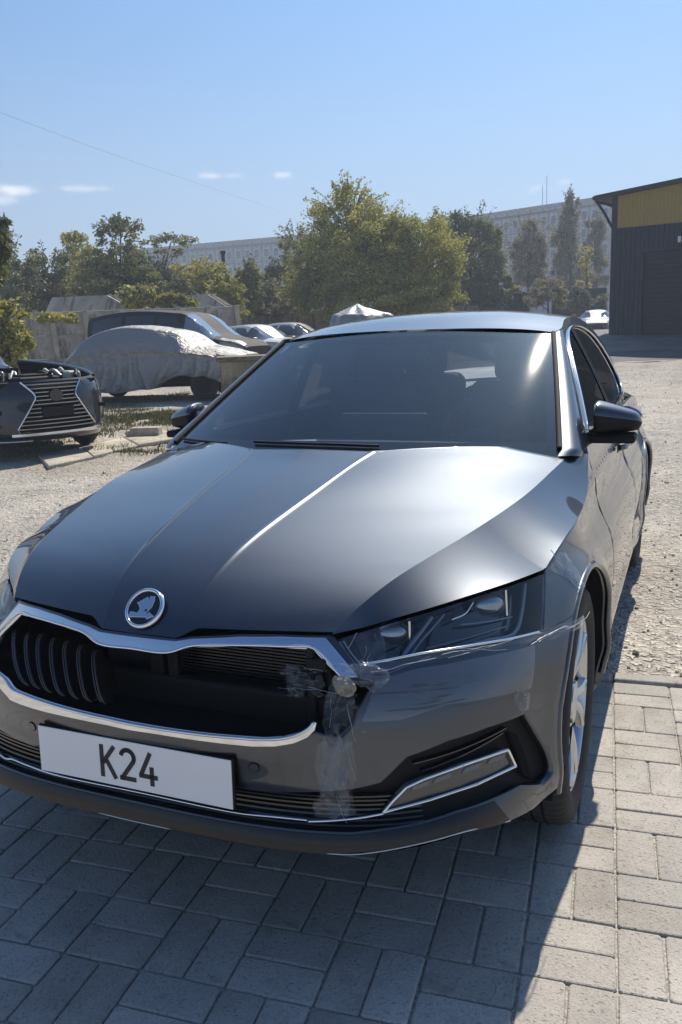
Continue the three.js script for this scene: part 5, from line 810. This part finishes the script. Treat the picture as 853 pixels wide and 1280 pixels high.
// ---- fenders, doors, sills, quarters
const AZ = (z, y) => bodyAt(z, y);
const rearArcAll = (a0, a1, n) => ARC(-2.686, AR, a0, a1, n);
const gapZ = y => curve1([[0.18, -0.53], [0.45, -0.565], [0.75, -0.585], [0.957, -0.605]])(y);
const line = (z0, y0, z1, y1, n = 8) => Array.from({ length: n + 1 }, (_, i) => AZ(lerp(z0, z1, i / n), lerp(y0, y1, i / n)));
const BELT = 0.966;
const doorCut = y => -1.66 - 0.06 * (y - 0.6), rearCut = y => -2.52 - 0.10 * sstep(0.5, 1.0, y) + 0;
for (const s of [1, -1]) {
  const sg = l => l.map(p => [s * p[0], p[1]]);
  // fender
  const lampOut = [...HB([[680.5, 716]]), ...HB([[679, 750]]), lampLow[0]].map(p => [p[0] + 0.006, p[1]]);
  const arcF = ARC(0, AR, A_SEAM, Math.PI * 1.09, 34);
  const fend = [...shutPx.map(p => [p[0], p[1] - 0.004]), ...lampOut, arcF[0], ...arcF.slice(1), AZ(-0.50, 0.212), ...line(gapZ(0.212) + 0.003, 0.212, gapZ(0.95) + 0.003, 0.948, 10)];
  part('fender', panel(body, sg(fend), [], { edge: 0.045, hem: 0.02 }), M.paint, car);
  // doors
  const dgap = 0.004;
  const d1 = [...Array.from({ length: 11 }, (_, i) => { const y = lerp(0.275, BELT, i / 10); return AZ(gapZ(y) - 0.003, y); }), ...line(-0.62, BELT, doorCut(BELT) + dgap, BELT, 10), ...Array.from({ length: 11 }, (_, i) => { const y = lerp(BELT, 0.275, i / 10); return AZ(doorCut(y) + dgap, y); })];
  const dr1 = part('front_door', panel(body, sg(d1), [], { edge: 0.07 }), M.paint, car);
  const d2 = [...Array.from({ length: 11 }, (_, i) => { const y = lerp(0.275, BELT, i / 10); return AZ(doorCut(y) - dgap, y); }), ...line(doorCut(BELT) - dgap, BELT, -2.60, BELT, 10), AZ(-2.66, 0.90), AZ(-2.64, 0.80), ...rearArcAll(92 * D2R, 0.01, 14).map(p => p).filter(p => p[0] > 0).map((p, i) => p), AZ(-2.30, 0.275)];
  const d2f = d2.map(p => p);
  const dr2 = part('rear_door', panel(body, sg(d2f), [], { edge: 0.07 }), M.paint, car);
  // handles
  for (const [dr, zc, yc] of [[dr1, -1.50, 0.855], [dr2, -2.40, 0.868]]) {
    const pts = []; for (let i = 0; i <= 16; i++) { const f = i / 16, q = AZ(zc - 0.105 + 0.21 * f, yc); pts.push(onB(s * q[0], yc, 0.012 + 0.030 * Math.pow(Math.sin(Math.PI * f), 0.45))); }
    part('door_handle', sweep(pts, [[-0.014, -0.004], [-0.006, -0.010], [0.008, -0.010], [0.015, -0.003], [0.014, 0.004], [0.006, 0.010], [-0.008, 0.009]], () => V3(s, 0, 0)), M.paint, dr);
    const strip = pts.slice(2, -2).map(p => p.clone().add(V3(s * 0.008, -0.004, 0))); part('handle_trim', tube(strip, 0.0035, 16, 6), M.chrome, dr);
    const cup = [[-0.075, -0.03], [0.06, -0.03], [0.075, 0.0], [0.06, 0.022], [-0.075, 0.022]].map(q => { const a = AZ(zc + q[0], yc + q[1]); return [s * a[0], a[1]]; }); part('handle_cup', panel(body, cup, [], { off: 0.0015, hem: 0, edge: 0.04 }), M.blackPlastic, dr);
  }
  // sill and rear quarter
  const sill = [...line(-0.40, 0.268, -2.29, 0.268, 16), AZ(-2.33, 0.185), ...line(-2.33, 0.17, -0.40, 0.17, 16).slice(1)];
  part('sill', panel(body, sg(sill), [], { edge: 0.08 }), M.paint, car);
  const quarter = [AZ(-2.606, BELT), AZ(-2.666, 0.90), AZ(-2.648, 0.80), ...rearArcAll(92 * D2R, 188 * D2R, 26), [2.25, 0.24], [2.6, 0.24], [3, 0.24], [3, 0.62], [2.62, 0.72], [2.5, 0.80], [2.5, 0.86], [2.30, 0.895], [2.15, 0.925], [2.0, 0.955]];
  part('rear_quarter', panel(body, sg(quarter), [], { edge: 0.08, hem: 0.01 }), M.paint, car);
  const tl = [[2.505, 0.80], [2.625, 0.725], [2.8, 0.72], [2.8, 0.86], [2.505, 0.86]]; part('tail_lamp', panel(body, sg(tl), [], { edge: 0.06 }), phys(lin(0.25, 0.01, 0.012), 0.1, 0, { clearcoat: 1 }), car);
  // wheel arch lips and liners
  for (const zc of [0, -2.686]) {
    const a = []; for (let i = 0; i <= 40; i++) { const an = lerp(-10 * D2R, 190 * D2R, i / 40), q = bodyAt(zc + AR * Math.cos(an), 0.335 + AR * Math.sin(an)); a.push(onB(s * q[0], q[1], -0.006)); }
    part('arch_lip', tube(a, 0.011, 60, 8), M.paint, car);
    const P = grid((u, v) => { const an = lerp(-14 * D2R, 194 * D2R, u), R = 0.392; const q = bodyAt(zc + R * Math.cos(an), 0.335 + R * Math.sin(an)); const e = body(q[0], q[1]); return V3(s * lerp(e.x - 0.012, 0.52, v), e.y, e.z); }, 0, 1, 0, 1, 40, 4, -s);
    const w = new THREE.CircleGeometry(0.40, 40); w.rotateY(s * Math.PI / 2); w.translate(s * 0.535, 0.335, zc);
    part('arch_liner', [P, w], M.blackMatte, car);
  }
}
// undertray, engine-bay floor and cabin floor
{
  const yl = curve1([[0, yLipB], [0.35, lipBot[6][1]], [0.62, lipBot[3][1]], [0.75, lipBot[0][1]]]);
  const f = (u, v) => { const t = lerp(-0.74, 0.74, u), p = body(t, yl(Math.abs(t))); p.y -= 0.010 * sstep(0, 0.1, v) + 0.05 * v; p.z -= 0.006 + v * 0.5; p.x *= 1 - 0.05 * v; return p; };
  part('undertray', [grid(f, 0, 1, 0, 1, 40, 8, -1), box(1.04, 0.03, 3.6, 0, 0.205, -1.9)], M.blackMatte, car);
  part('floor_pan', [box(1.5, 0.04, 2.3, 0, 0.24, -1.7), box(1.0, 0.55, 0.04, 0, 0.55, -0.42), box(1.36, 0.06, 0.5, 0, 0.80, -0.35), box(1.0, 0.36, 0.66, 0, 0.42, 0.0)], M.blackMatte, car);
}
// ---- greenhouse
const sideX = (z, y) => 0.802 - 0.38 * (y - 0.966) - 0.26 * (y - 0.966) * (y - 0.966) - 0.026 * Math.pow(Math.max(0, -z - 1.7), 2) / 0.8;
const side = s => (z, y) => V3(s * sideX(z, y), y, z);
const wsW = v => lerp(0.728, 0.593, v) + 0.012 * v * (1 - v);
function shield(u, v) { // windscreen, v<0 runs under the bonnet
  const b = 0.006 * 4 * v * (1 - v); const uu = u * u;
  const yc = lerp(0.992, 1.366, v) + b * 0.55, zc = lerp(-0.30, -1.135, v) + b * 0.3;
  const ye = lerp(0.975, 1.337, v) + b * 0.45, ze = lerp(-0.491, -1.211, v) + b * 0.3;
  const k = Math.pow(Math.abs(u), 2.6); return V3(u * wsW(v), lerp(yc, ye, uu), lerp(zc, ze, k));
}
part('windscreen', grid(shield, -1, 1, -0.06, 1, 40, 30, 1), M.glass, car, 'dusty windscreen reflecting the pale sky');
{ // printed black border of the glass
  const S = (u, v) => { const p = shield(u, v); p.z -= 0.003; p.y -= 0.003; return p; };
  part('glass_border', [grid(S, -1, 1, 0.955, 1, 40, 2, 1), grid(S, -1, 1, -0.06, 0.055, 40, 2, 1), grid(S, -1, -0.955, 0.05, 0.96, 2, 20, 1), grid(S, 0.955, 1, 0.05, 0.96, 2, 20, 1)], M.blackMatte, car);
}
const zRailF = y => lerp(-0.491, -1.211, (y - 0.975) / 0.362);   // screen edge as a function of height
for (const s of [1, -1]) {
  const G = side(s);
  const frontEdge = []; for (let i = 0; i <= 14; i++) { const y = lerp(0.962, 1.352, i / 14); frontEdge.push([zRailF(y) - lerp(0.085, 0.10, i / 14), y]); }
  const roofEdge = smooth2([[-1.335, 1.352], [-1.55, 1.388], [-1.85, 1.402], [-2.2, 1.393], [-2.6, 1.345], [-2.95, 1.265], [-3.2, 1.15], [-3.30, 1.04]], 26);
  const belt = []; for (let i = 0; i <= 20; i++) belt.push([lerp(-3.28, -0.60, i / 20), 0.962]);
  const winTop = smooth2([[-0.75, 0.995], [-0.92, 1.100], [-1.10, 1.205], [-1.28, 1.292], [-1.48, 1.343], [-1.75, 1.362], [-2.05, 1.352], [-2.35, 1.312], [-2.55, 1.25]], 34);
  const tip = smooth2([[-2.55, 1.25], [-2.68, 1.17], [-2.74, 1.10], [-2.70, 1.03], [-2.56, 0.998]], 10);
  const win = [...winTop, ...tip.slice(1), ...Array.from({ length: 12 }, (_, i) => [lerp(-2.54, -0.78, i / 11), lerp(0.997, 0.988, i / 11)])];
  part('side_frame', panel(G, [...frontEdge, ...roofEdge, ...belt], [win], { su: 1, edge: 0.07, hem: 0.02, flip: -s }), M.paint, car);
  // glass panes and pillar covers
  const cutPoly = (z0, z1) => { const topAt = z => { const l = [...winTop, ...tip]; for (let i = 0; i < l.length - 1; i++) if ((l[i][0] - z) * (l[i + 1][0] - z) <= 0 && l[i][1] > 1.0) return lerp(l[i][1], l[i + 1][1], (z - l[i][0]) / (l[i + 1][0] - l[i][0] || 1)); return 1.0; }; const r = []; for (let i = 0; i <= 16; i++) { const z = lerp(z0, z1, i / 16); r.push([z, topAt(z)]); } for (let i = 0; i <= 8; i++) r.push([lerp(z1, z0, i / 8), 0.99]); return r; };
  part('front_window', panel(G, cutPoly(-0.86, -1.60), [], { su: 1, off: -0.006, hem: 0, edge: 0.08, flip: -s }), M.tint, car);
  part('rear_window', panel(G, cutPoly(-1.70, -2.72), [], { su: 1, off: -0.006, hem: 0, edge: 0.08, flip: -s }), M.tint, car);
  part('door_pillar', panel(G, cutPoly(-1.60, -1.70), [], { su: 1, off: -0.003, hem: 0.004, edge: 0.06, flip: -s }), M.blackGloss, car);
  part('mirror_sail', panel(G, cutPoly(-0.75, -0.86), [], { su: 1, off: -0.003, hem: 0.004, edge: 0.06, flip: -s }), M.blackPlastic, car);
  const trim = win.map(p => G(p[0], p[1]).add(V3(s * 0.003, 0, 0)));
  part('window_trim', tube([...trim, trim[0]], 0.006, 180, 6), M.chrome, car);
  // front pillar between screen and side frame
  const A = v => { const p = shield(s, clamp(v, 0, 1)); p.x += s * 0.012; if (v < 0) { p.y += v * 0.36; p.z -= v * 0.72; p.x -= s * v * 0.13; } return p; };
  const pill = (u, v) => { const a = A(v), y = lerp(0.962, 1.352, v), b = G(zRailF(Math.max(y, 0.962)) - lerp(0.085, 0.10, Math.max(0, v)), y), p = a.clone().lerp(b, u); if (v < 0) p.x += s * v * 0.25; const w = a.distanceTo(b); p.x += s * 0.22 * w * 4 * u * (1 - u) * 0.5; p.z += 0.30 * w * 4 * u * (1 - u) * 0.45; p.y += 0.1 * w * 4 * u * (1 - u) * 0.4; return p; };
  part('front_pillar', grid(pill, 0, 1, -0.05, 1, 12, 34, s), M.paint, car);
  const seal = []; for (let i = 0; i <= 24; i++) { const p = shield(s, i / 24); p.x += s * 0.006; p.y += 0.002; seal.push(p); } part('screen_seal', tube(seal, 0.009, 40, 6), M.rubber, car);
}
// roof skin
{
  const cen = curve1([[-3.4, 1.10], [-3.05, 1.265], [-2.75, 1.368], [-2.4, 1.428], [-2.0, 1.452], [-1.65, 1.447], [-1.4, 1.424], [-1.12, 1.368]]);
  const edg = curve1([[-3.34, 1.07], [-3.2, 1.17], [-2.95, 1.265], [-2.6, 1.345], [-2.2, 1.393], [-1.85, 1.402], [-1.55, 1.388], [-1.335, 1.352], [-1.21, 1.337]]);
  const S = (u, v) => { // u -1..1, v 0 front .. 1 rear
    const zf = -1.137 - 0.079 * Math.pow(Math.abs(u), 2.6), z = lerp(zf, -2.78, v), ye = edg(lerp(-1.232, -2.78, v)), yc = cen(z); const xe = v < 0.09 ? lerp(0.602, sideX(-1.37, 1.355), v / 0.09) : sideX(z, ye);
    return V3(u * xe, lerp(yc, ye, Math.pow(Math.abs(u), 2.4)), z);
  };
  part('roof', grid(S, -1, 1, 0, 1, 48, 40, -1), M.paint, car);
  const T = (u, v) => { const z = lerp(-2.785, -3.36, v), ye = edg(z) - 0.004, yc = cen(z) - 0.004; return V3(u * (sideX(z, ye) - 0.02), lerp(yc, ye, Math.pow(Math.abs(u), 2.4)), z); };
  part('rear_screen', grid(T, -1, 1, 0, 1, 20, 12, -1), M.tint, car);
  const U = (u, v) => { const z = lerp(-3.36, -3.74, v); return V3(u * lerp(0.62, 0.56, v), lerp(1.045, 1.005, Math.sqrt(v)) - 0.05 * u * u, z - 0.0 + 0.12 * u * u * v * -1 * 0); };
  part('boot_lid', [grid(U, -1, 1, 0, 1, 16, 8, -1), grid((u, v) => { const p = body(lerp(2.55, 3, u), lerp(0.62, lerp(0.86, 0.99, sstep(0, 0.6, u)), v)); return p; }, 0, 1, 0, 1, 14, 8, 1), grid((u, v) => { const p = body(lerp(2.55, 3, u), lerp(0.62, lerp(0.86, 0.99, sstep(0, 0.6, u)), v)); p.x *= -1; return p; }, 0, 1, 0, 1, 14, 8, -1)], M.paint, car);
  for (const s of [1, -1]) part('rear_shoulder', grid((u, v) => { const z = lerp(-2.60, -3.60, v), hy = curve1([[-3.6, 0.858], [-3.3, 0.893], [-2.95, 0.935], [-2.6, 0.962]])(z), b = body(...(() => { const q = bodyAt(z, hy); return [s * q[0], q[1]]; })()), t = V3(s * (sideX(Math.max(z, -3.2), 0.966) - 0.012 - 0.19 * v * v), lerp(0.966, 0.985, v * v), z), p = b.clone().lerp(t, u); p.y += 0.012 * Math.sin(Math.PI * u); return p; }, 0, 1, 0, 1, 6, 16, -s), M.paint, car);
}
// cowl and wipers
{
  part('cowl', grid((u, v) => { const x = lerp(-0.74, 0.74, u), k = Math.pow(Math.abs(x) / 0.74, 2.3); return V3(x, lerp(0.962, 0.985, v) - 0.02 * k - 0.01, lerp(-0.10, -0.32, v) - lerp(0.42, 0.18, v) * k); }, 0, 1, 0, 1, 30, 2, 1), M.blackMatte, car);
  for (const [x0, x1] of [[0.18, -0.30], [-0.42, -0.70]]) { const pts = []; for (let i = 0; i <= 10; i++) { const x = lerp(x0, x1, i / 10), u = x / 0.728, p = shield(u, 0.012 + 0.0015 * i); pts.push(p.add(V3(0, 0.006, 0.006))); } part('wiper', tube(pts, 0.0048, 24, 6), M.blackPlastic, car); }
}
// ---- door mirrors
for (const s of [1, -1]) {
  const mg = new THREE.Group(); mg.name = 'door_mirror'; car.add(mg); mg.position.set(0, 0, 0);
  // shell: swept egg sections from inner to outer end
  const sec = (f) => { // f 0 inner .. 1 outer
    const cx = lerp(0.806, 0.966, f), h = lerp(0.062, 0.030, f ** 1.3), d = lerp(0.085, 0.045, f ** 1.4), yc = lerp(1.043, 1.024, f), zc = lerp(-0.80, -0.84, f); return { cx, h, d, yc, zc };
  };
  const S = (u, v) => { // u round, v along with domed ends
    const f = clamp(v, 0, 1), q = sec(f), e = Math.pow(Math.max(0, 1 - (v < 0.5 ? Math.pow(Math.abs(2 * v - 1), 16) : Math.pow(Math.abs(2 * v - 1), 7))), 0.5); const a = u * Math.PI * 2; const cy = Math.sin(a), cz = Math.cos(a); const sq = 1 / Math.pow(Math.pow(Math.abs(cy), 2.8) + Math.pow(Math.abs(cz), 2.8), 1 / 2.8);
    return V3(s * (q.cx), q.yc + cy * sq * q.h * e * (cy > 0 ? 1.05 : 0.85), q.zc + cz * sq * q.d * e * (cz > 0 ? 1 : 0.75) );
  };
  const top = grid((u, v) => S(lerp(0.045, 0.52, u), v), 0, 1, 0, 1, 30, 26, s), bot = grid((u, v) => S(lerp(0.52, 1.045, u), v), 0, 1, 0, 1, 24, 26, s);
  part('mirror_shell', top, M.paint, mg); part('mirror_base', bot, M.blackPlastic, mg);
  part('mirror_foot', [box(0.17, 0.03, 0.12, s * 0.865, 0.975, -0.80, 0.012), box(0.05, 0.05, 0.09, s * 0.80, 0.985, -0.80, 0.012)], M.blackPlastic, mg);
  const gl = new THREE.PlaneGeometry(0.12, 0.085); gl.rotateY(Math.PI); gl.translate(s * 0.90, 1.035, -0.873); part('mirror_glass', gl, M.chrome, mg);
}
// ---- wheels
function makeWheel() {
  const w = new THREE.Group(); w.name = 'wheel';
  const R = 0.333, prof = [[0.237, 0.085], [0.243, 0.098], [0.262, 0.108], [0.290, 0.1125], [0.312, 0.106], [0.325, 0.094], [0.331, 0.078], [R, 0.05], [R, 0.0]];
  const full = [...prof, ...prof.slice(0, -1).reverse().map(p => [p[0], -p[1]])]; const nS = 288, P = [], I = [], m = full.length;
  for (let j = 0; j <= nS; j++) { const a = j / nS * Math.PI * 2; full.forEach(([r, x], i) => { let rr = r; if (i >= 5 && i <= m - 6 && j % 4 === 0 && Math.abs(x) > 0.03) rr -= 0.006; P.push(x, rr * Math.sin(a), rr * Math.cos(a)); }); }
  for (let j = 0; j < nS; j++) for (let i = 0; i < m - 1; i++) { const a = j * m + i, b = a + 1, c = a + m, d = c + 1; I.push(a, b, d, a, d, c); }
  const g = new THREE.BufferGeometry(); g.setAttribute('position', new THREE.Float32BufferAttribute(P, 3)); g.setIndex(I); g.computeVertexNormals(); part('tyre', g, M.rubber, w);
  const gro = []; for (const x of [-0.048, -0.016, 0.016, 0.048]) { const t = new THREE.TorusGeometry(R - 0.0005, 0.0035, 6, 90); t.rotateY(Math.PI / 2); t.translate(x, 0, 0); gro.push(t); } part('tread_groove', gro, M.blackMatte, w);
  const rim = new THREE.Group(); rim.name = 'rim'; w.add(rim);
  const lip = new THREE.LatheGeometry([[0.20, -0.10], [0.222, -0.06], [0.215, 0.03], [0.222, 0.075], [0.236, 0.094], [0.2425, 0.097], [0.243, 0.09], [0.236, 0.08]].map(q => new THREE.Vector2(...q)), 80); lip.rotateZ(-Math.PI / 2); part('rim_barrel', lip, M.alloy, rim);
  for (let k = 0; k < 5; k++) for (const e of [-1, 1]) {
    const a0 = k / 5 * Math.PI * 2 + e * 0.10, a1 = k / 5 * Math.PI * 2 + e * 0.27 + 0.10, pts = []; for (let i = 0; i <= 10; i++) { const f = i / 10, r = lerp(0.05, 0.232, f), a = lerp(a0, a1, f ** 1.3); pts.push(V3(0.070 + 0.022 * f * f + 0.012 * Math.sin(f * Math.PI), r * Math.sin(a), r * Math.cos(a))); }
    part('spoke', sweep(pts, [[-0.017, -0.018], [0.017, -0.018], [0.013, 0.0], [0.004, 0.006], [-0.008, 0.006], [-0.014, 0.0]], () => V3(1, 0, 0)), M.alloy, rim);
  }
  const hub = new THREE.CylinderGeometry(0.058, 0.066, 0.03, 32); hub.rotateZ(-Math.PI / 2); hub.translate(0.075, 0, 0); part('hub', hub, M.alloy, rim);
  const disc = new THREE.CylinderGeometry(0.148, 0.148, 0.02, 48); disc.rotateZ(Math.PI / 2); disc.translate(0.01, 0, 0); part('brake_disc', disc, M.steel, w);
  return w;
}
const wheel0 = makeWheel();
for (const [x, z, rx] of [[0.768, 0, 0.3], [-0.768, 0, 1.1], [0.768, -2.686, 0.7], [-0.768, -2.686, 2]]) { const w = wheel0.clone(); w.position.set(x, 0.331, z); w.rotation.set(rx, x < 0 ? Math.PI : 0, 0, 'YXZ'); car.add(w); }
// ---- cabin
{
  const cab = new THREE.Group(); cab.name = 'cabin'; car.add(cab);
  part('dashboard', [grid((u, v) => { const x = lerp(-0.70, 0.70, u); return V3(x, 0.935 + 0.025 * Math.sin(v * Math.PI * 0.8) - 0.03 * (x / 0.7) ** 2, lerp(-0.30, -0.92, v) - 0.16 * (x / 0.7) ** 2 * (1 - v)); }, 0, 1, 0, 1, 20, 10, -1), box(1.42, 0.35, 0.2, 0, 0.74, -0.86, 0.04), box(0.36, 0.14, 0.03, 0, 0.985, -0.86, 0.01)], M.dash, cab);
  const st = new THREE.TorusGeometry(0.18, 0.016, 10, 40); st.rotateX(-0.45); st.translate(0.36, 0.93, -1.05); part('steering_wheel', [st, box(0.30, 0.05, 0.03, 0.36, 0.93, -1.05, 0.01), box(0.12, 0.11, 0.05, 0.36, 0.92, -1.04, 0.02)], M.dash, cab);
  for (const [x, z, sc] of [[0.37, -1.62, 1], [-0.37, -1.62, 1], [0.37, -2.45, 1], [-0.37, -2.45, 1]]) {
    const b = box(0.50, 0.62, 0.15, 0, 0, 0, 0.06); b.rotateX(-0.30); b.translate(x, 0.82, z - 0.1); const h = box(0.27, 0.19, 0.11, 0, 0, 0, 0.045); h.rotateX(-0.2); h.translate(x, 1.21, z - 0.20); part('seat', [b, box(0.52, 0.16, 0.5, x, 0.5, z + 0.2, 0.05), h], M.seat, cab);
  }
  part('interior_mirror', [box(0.23, 0.065, 0.03, 0, 1.28, -1.10, 0.012), box(0.07, 0.035, 0.07, 0, 1.325, -1.13, 0.01)], M.dash, cab);
  for (const x of [0.29, -0.29]) part('sun_visor', box(0.40, 0.015, 0.14, x, 1.312, -1.30, 0.006), std(lin(0.05, 0.05, 0.05), 0.9), cab);
  part('headlining', grid((u, v) => V3(lerp(-0.54, 0.54, u), 1.318 + 0.045 * Math.sin(v * Math.PI), lerp(-1.30, -2.6, v)), 0, 1, 0, 1, 8, 8, 1), std(lin(0.06, 0.06, 0.06), 0.95), cab);
  part('paper', [(() => { const g = new THREE.PlaneGeometry(0.24, 0.10); g.rotateX(-1.35); g.rotateY(0.3); g.translate(-0.26, 0.975, -0.48); return g; })()], std(lin(0.6, 0.6, 0.6), 0.8), cab);
}
// ------------------------------------------------------------ clear film and tape over the broken corner, scuffs
{
  const ridge = (x, y, o, s) => 1 - 2 * Math.abs(fbm(x, y, 0, o, s) - 0.5);
  const film = (amp, fx, fy, seed, off = 0.003, sk = 0) => (t, y) => { const x = t * 1.35; return onB(t, y, off + amp * (ridge(x * fx + y * sk, y * fy, 3, seed) ** 2 + 0.5 * (fbm(x * fx * 2.7, y * fy * 2.7, 0, 2, seed + 9) - 0.5))); };
  const sheet = (name, px, S, mat, e = 0.008) => part(name, panel(S, HB(px), [], { edge: e, hem: 0 }), mat, car);
  sheet('clear_tape', [[440, 834], [500, 821], [560, 810], [620, 800], [676, 787], [700, 779], [723, 768], [725, 781], [702, 790], [690, 799], [640, 806], [600, 815], [540, 826], [490, 838], [462, 849]], film(0.007, 7, 40, 11, 0.002, 6), M.tape);
  sheet('clear_tape', [[424, 801], [446, 793], [470, 786], [480, 800], [482, 826], [462, 834], [447, 836]], film(0.008, 26, 12, 12), M.tape);
  sheet('clear_tape', [[398, 926], [418, 922], [440, 926], [446, 960], [441, 985], [446, 1016], [430, 1024], [398, 1022], [402, 985], [394, 955]], film(0.012, 22, 8, 13, 0.002, 8), M.tape);
  sheet('clear_tape', [[683, 712], [697, 690], [706, 692], [716, 712], [724, 733], [716, 738], [704, 722], [692, 716]], film(0.004, 20, 20, 14), M.tape);
  sheet('clear_tape', [[640, 868], [652, 862], [661, 866], [660, 886], [648, 889], [641, 880]], film(0.004, 20, 20, 15), M.tape);
  sheet('clear_tape', [[470, 850], [520, 836], [600, 822], [668, 806], [664, 860], [640, 866], [560, 880], [500, 900], [452, 902]], film(0.0016, 5, 11, 16, 0.0015), phys(lin(0.97, 0.98, 1.0), 0.05, 0, { transmission: 0.95, thickness: 0, ior: 1.5 }), 0.016);
  // crumpled film hanging in the hole, with a wad of yellowed tape
  const crump = (cx, cy, w, h, dz, seed, amp) => { const S = (u, v) => { const q = hitBody(cx + (u - 0.5) * w * (0.6 + 0.75 * fbm(v * 5, 3, 0, 3, seed + 8)) + 10 * (fbm(v * 3, 9, 0, 2, seed + 9) - 0.5), cy + (v - 0.5) * h * (0.7 + 0.6 * fbm(u * 4, 5, 0, 3, seed + 10))), n = fbm(u * 6, v * 6, 0, 3, seed) - 0.5, r = ridge(u * 4 + v * 2, v * 5, 3, seed + 3); const p = onB(q[0], q[1], dz + amp * (r * r - 0.4) + amp * n); p.x += amp * 0.7 * (fbm(u * 5, v * 5 + 9, 0, 3, seed + 5) - 0.5); p.y += amp * 0.7 * (fbm(u * 5 + 9, v * 5, 0, 3, seed + 6) - 0.5); return p; }; const g = grid(S, 0, 1, 0, 1, 26, 30, 1); g.computeVertexNormals(); return g; };
  part('clear_tape', crump(428, 886, 44, 70, -0.012, 31, 0.034), M.filmCloud, car); part('clear_tape', crump(382, 850, 52, 36, -0.03, 37, 0.03), M.filmCloud, car); part('clear_tape', crump(450, 846, 60, 34, 0.006, 41, 0.026), M.filmCloud, car); part('clear_tape', crump(420, 970, 38, 90, 0.006, 47, 0.016), M.filmCloud, car);
  { const S = (u, v) => { const a = u * Math.PI * 2, r = v * (0.72 + 0.5 * fbm(Math.cos(a) * 1.6 + 5, Math.sin(a) * 1.6 + 5, 0, 3, 88)), x = 430 + Math.cos(a) * r * 14 + Math.sin(a) * r * 5, y = 858 + Math.sin(a) * r * 15, q = hitBody(x, y); return onB(q[0], q[1], 0.006 + 0.006 * (1 - v * v) + 0.014 * (ridge(x * 0.11, y * 0.11, 3, 91) - 0.6)); }; const g = grid(S, 0, 1, 0.01, 1, 60, 16, 1); g.computeVertexNormals(); part('yellowed_tape', g, M.tapeWhite, car); }
  // creases where the film has whitened
  const rn = mulberry(404), crM = phys(lin(0.62, 0.66, 0.72), 0.3, 0, { transmission: 0.65, thickness: 0 });
  const creases = (px, n, len, dx, dy, off, r) => { for (let k = 0; k < n; k++) { const a = px[Math.floor(rn() * px.length)], b = px[Math.floor(rn() * px.length)], f = rn(), x = lerp(a[0], b[0], f), y = lerp(a[1], b[1], f), pts = []; const an = Math.atan2(dy, dx) + (rn() - 0.5) * 0.45, L = len * (0.35 + rn()); for (let i = 0; i <= 4; i++) { const q = hitBody(x + Math.cos(an) * L * (i / 4 - 0.5) + (rn() - 0.5) * 3, y + Math.sin(an) * L * (i / 4 - 0.5) + (rn() - 0.5) * 3); pts.push(onB(q[0], q[1], off + 0.003 * rn())); } part('tape_crease', tube(pts, r * (0.5 + rn()), 10, 4), crM, car); } };
  creases([[402, 930], [438, 930], [440, 1010], [402, 1010]], 3, 50, 0.2, 1, 0.004, 0.0005);
  creases([[415, 870], [440, 865], [440, 905], [412, 905]], 2, 36, 0.2, 1, 0.004, 0.0006); creases([[360, 835], [400, 835], [405, 862], [365, 865]], 4, 36, 1, 0.1, -0.008, 0.0006);
  creases([[430, 805], [465, 795], [475, 825], [450, 832]], 3, 30, -0.5, 1, 0.005, 0.0005); creases([[470, 838], [560, 818], [660, 797], [600, 812], [520, 830]], 5, 80, 1, -0.2, 0.004, 0.0005);
  creases([[680, 795], [700, 785], [720, 775], [690, 792]], 8, 34, 1, -0.45, 0.006, 0.0009); creases([[690, 700], [705, 705], [718, 730]], 5, 34, 0.6, 1, 0.005, 0.0008); creases([[645, 868], [657, 870], [650, 884]], 4, 14, 0.3, 1, 0.005, 0.0007);
  // torn edge of the bumper skin beside the hole
  const torn = HB([[470, 851], [464, 862], [455, 878], [447, 890], [442, 905], [428, 922]]); part('torn_edge', tube(torn.map((p, i) => onB(p[0], p[1], 0.001 + 0.003 * (i % 2))), 0.0028, 40, 5), std(lin(0.05, 0.05, 0.055), 0.7), car);
  // scuffed lacquer: thin streaks of bare filler and dust, kept to where the photograph has them
  const streak = (seed, fx, fy, lo, hi, mx) => { const t = tex(256, (u, v) => { const e = sstep(0, 0.22, u) * sstep(1, 0.78, u) * sstep(0, 0.22, v) * sstep(1, 0.78, v); return mx * e * sstep(lo, hi, fbm(u * fx + v * 3, v * fy + u * 2, 0, 5, seed)); }, false); t.wrapS = t.wrapT = THREE.ClampToEdgeWrapping; return t; };
  const patch = (S, mat, nm) => { const g = grid(S, 0, 1, 0, 1, 30, 30, 1); part(nm, g, mat, car); };
  const bodyPatch = (px, off) => { const q = HB(px); return (u, v) => { const a = [lerp(q[0][0], q[1][0], u), lerp(q[0][1], q[1][1], u)], b = [lerp(q[3][0], q[2][0], u), lerp(q[3][1], q[2][1], u)]; return onB(lerp(a[0], b[0], v), lerp(a[1], b[1], v), off); }; };
  patch(bodyPatch([[452, 846], [600, 838], [600, 880], [446, 898]], 0.0012), new THREE.MeshStandardMaterial({ color: lin(0.03, 0.026, 0.022), roughness: 0.9, transparent: true, alphaMap: streak(61, 5, 22, 0.54, 0.66, 0.8) }), 'scuff_mark');
}
renderer.render(scene, camera);
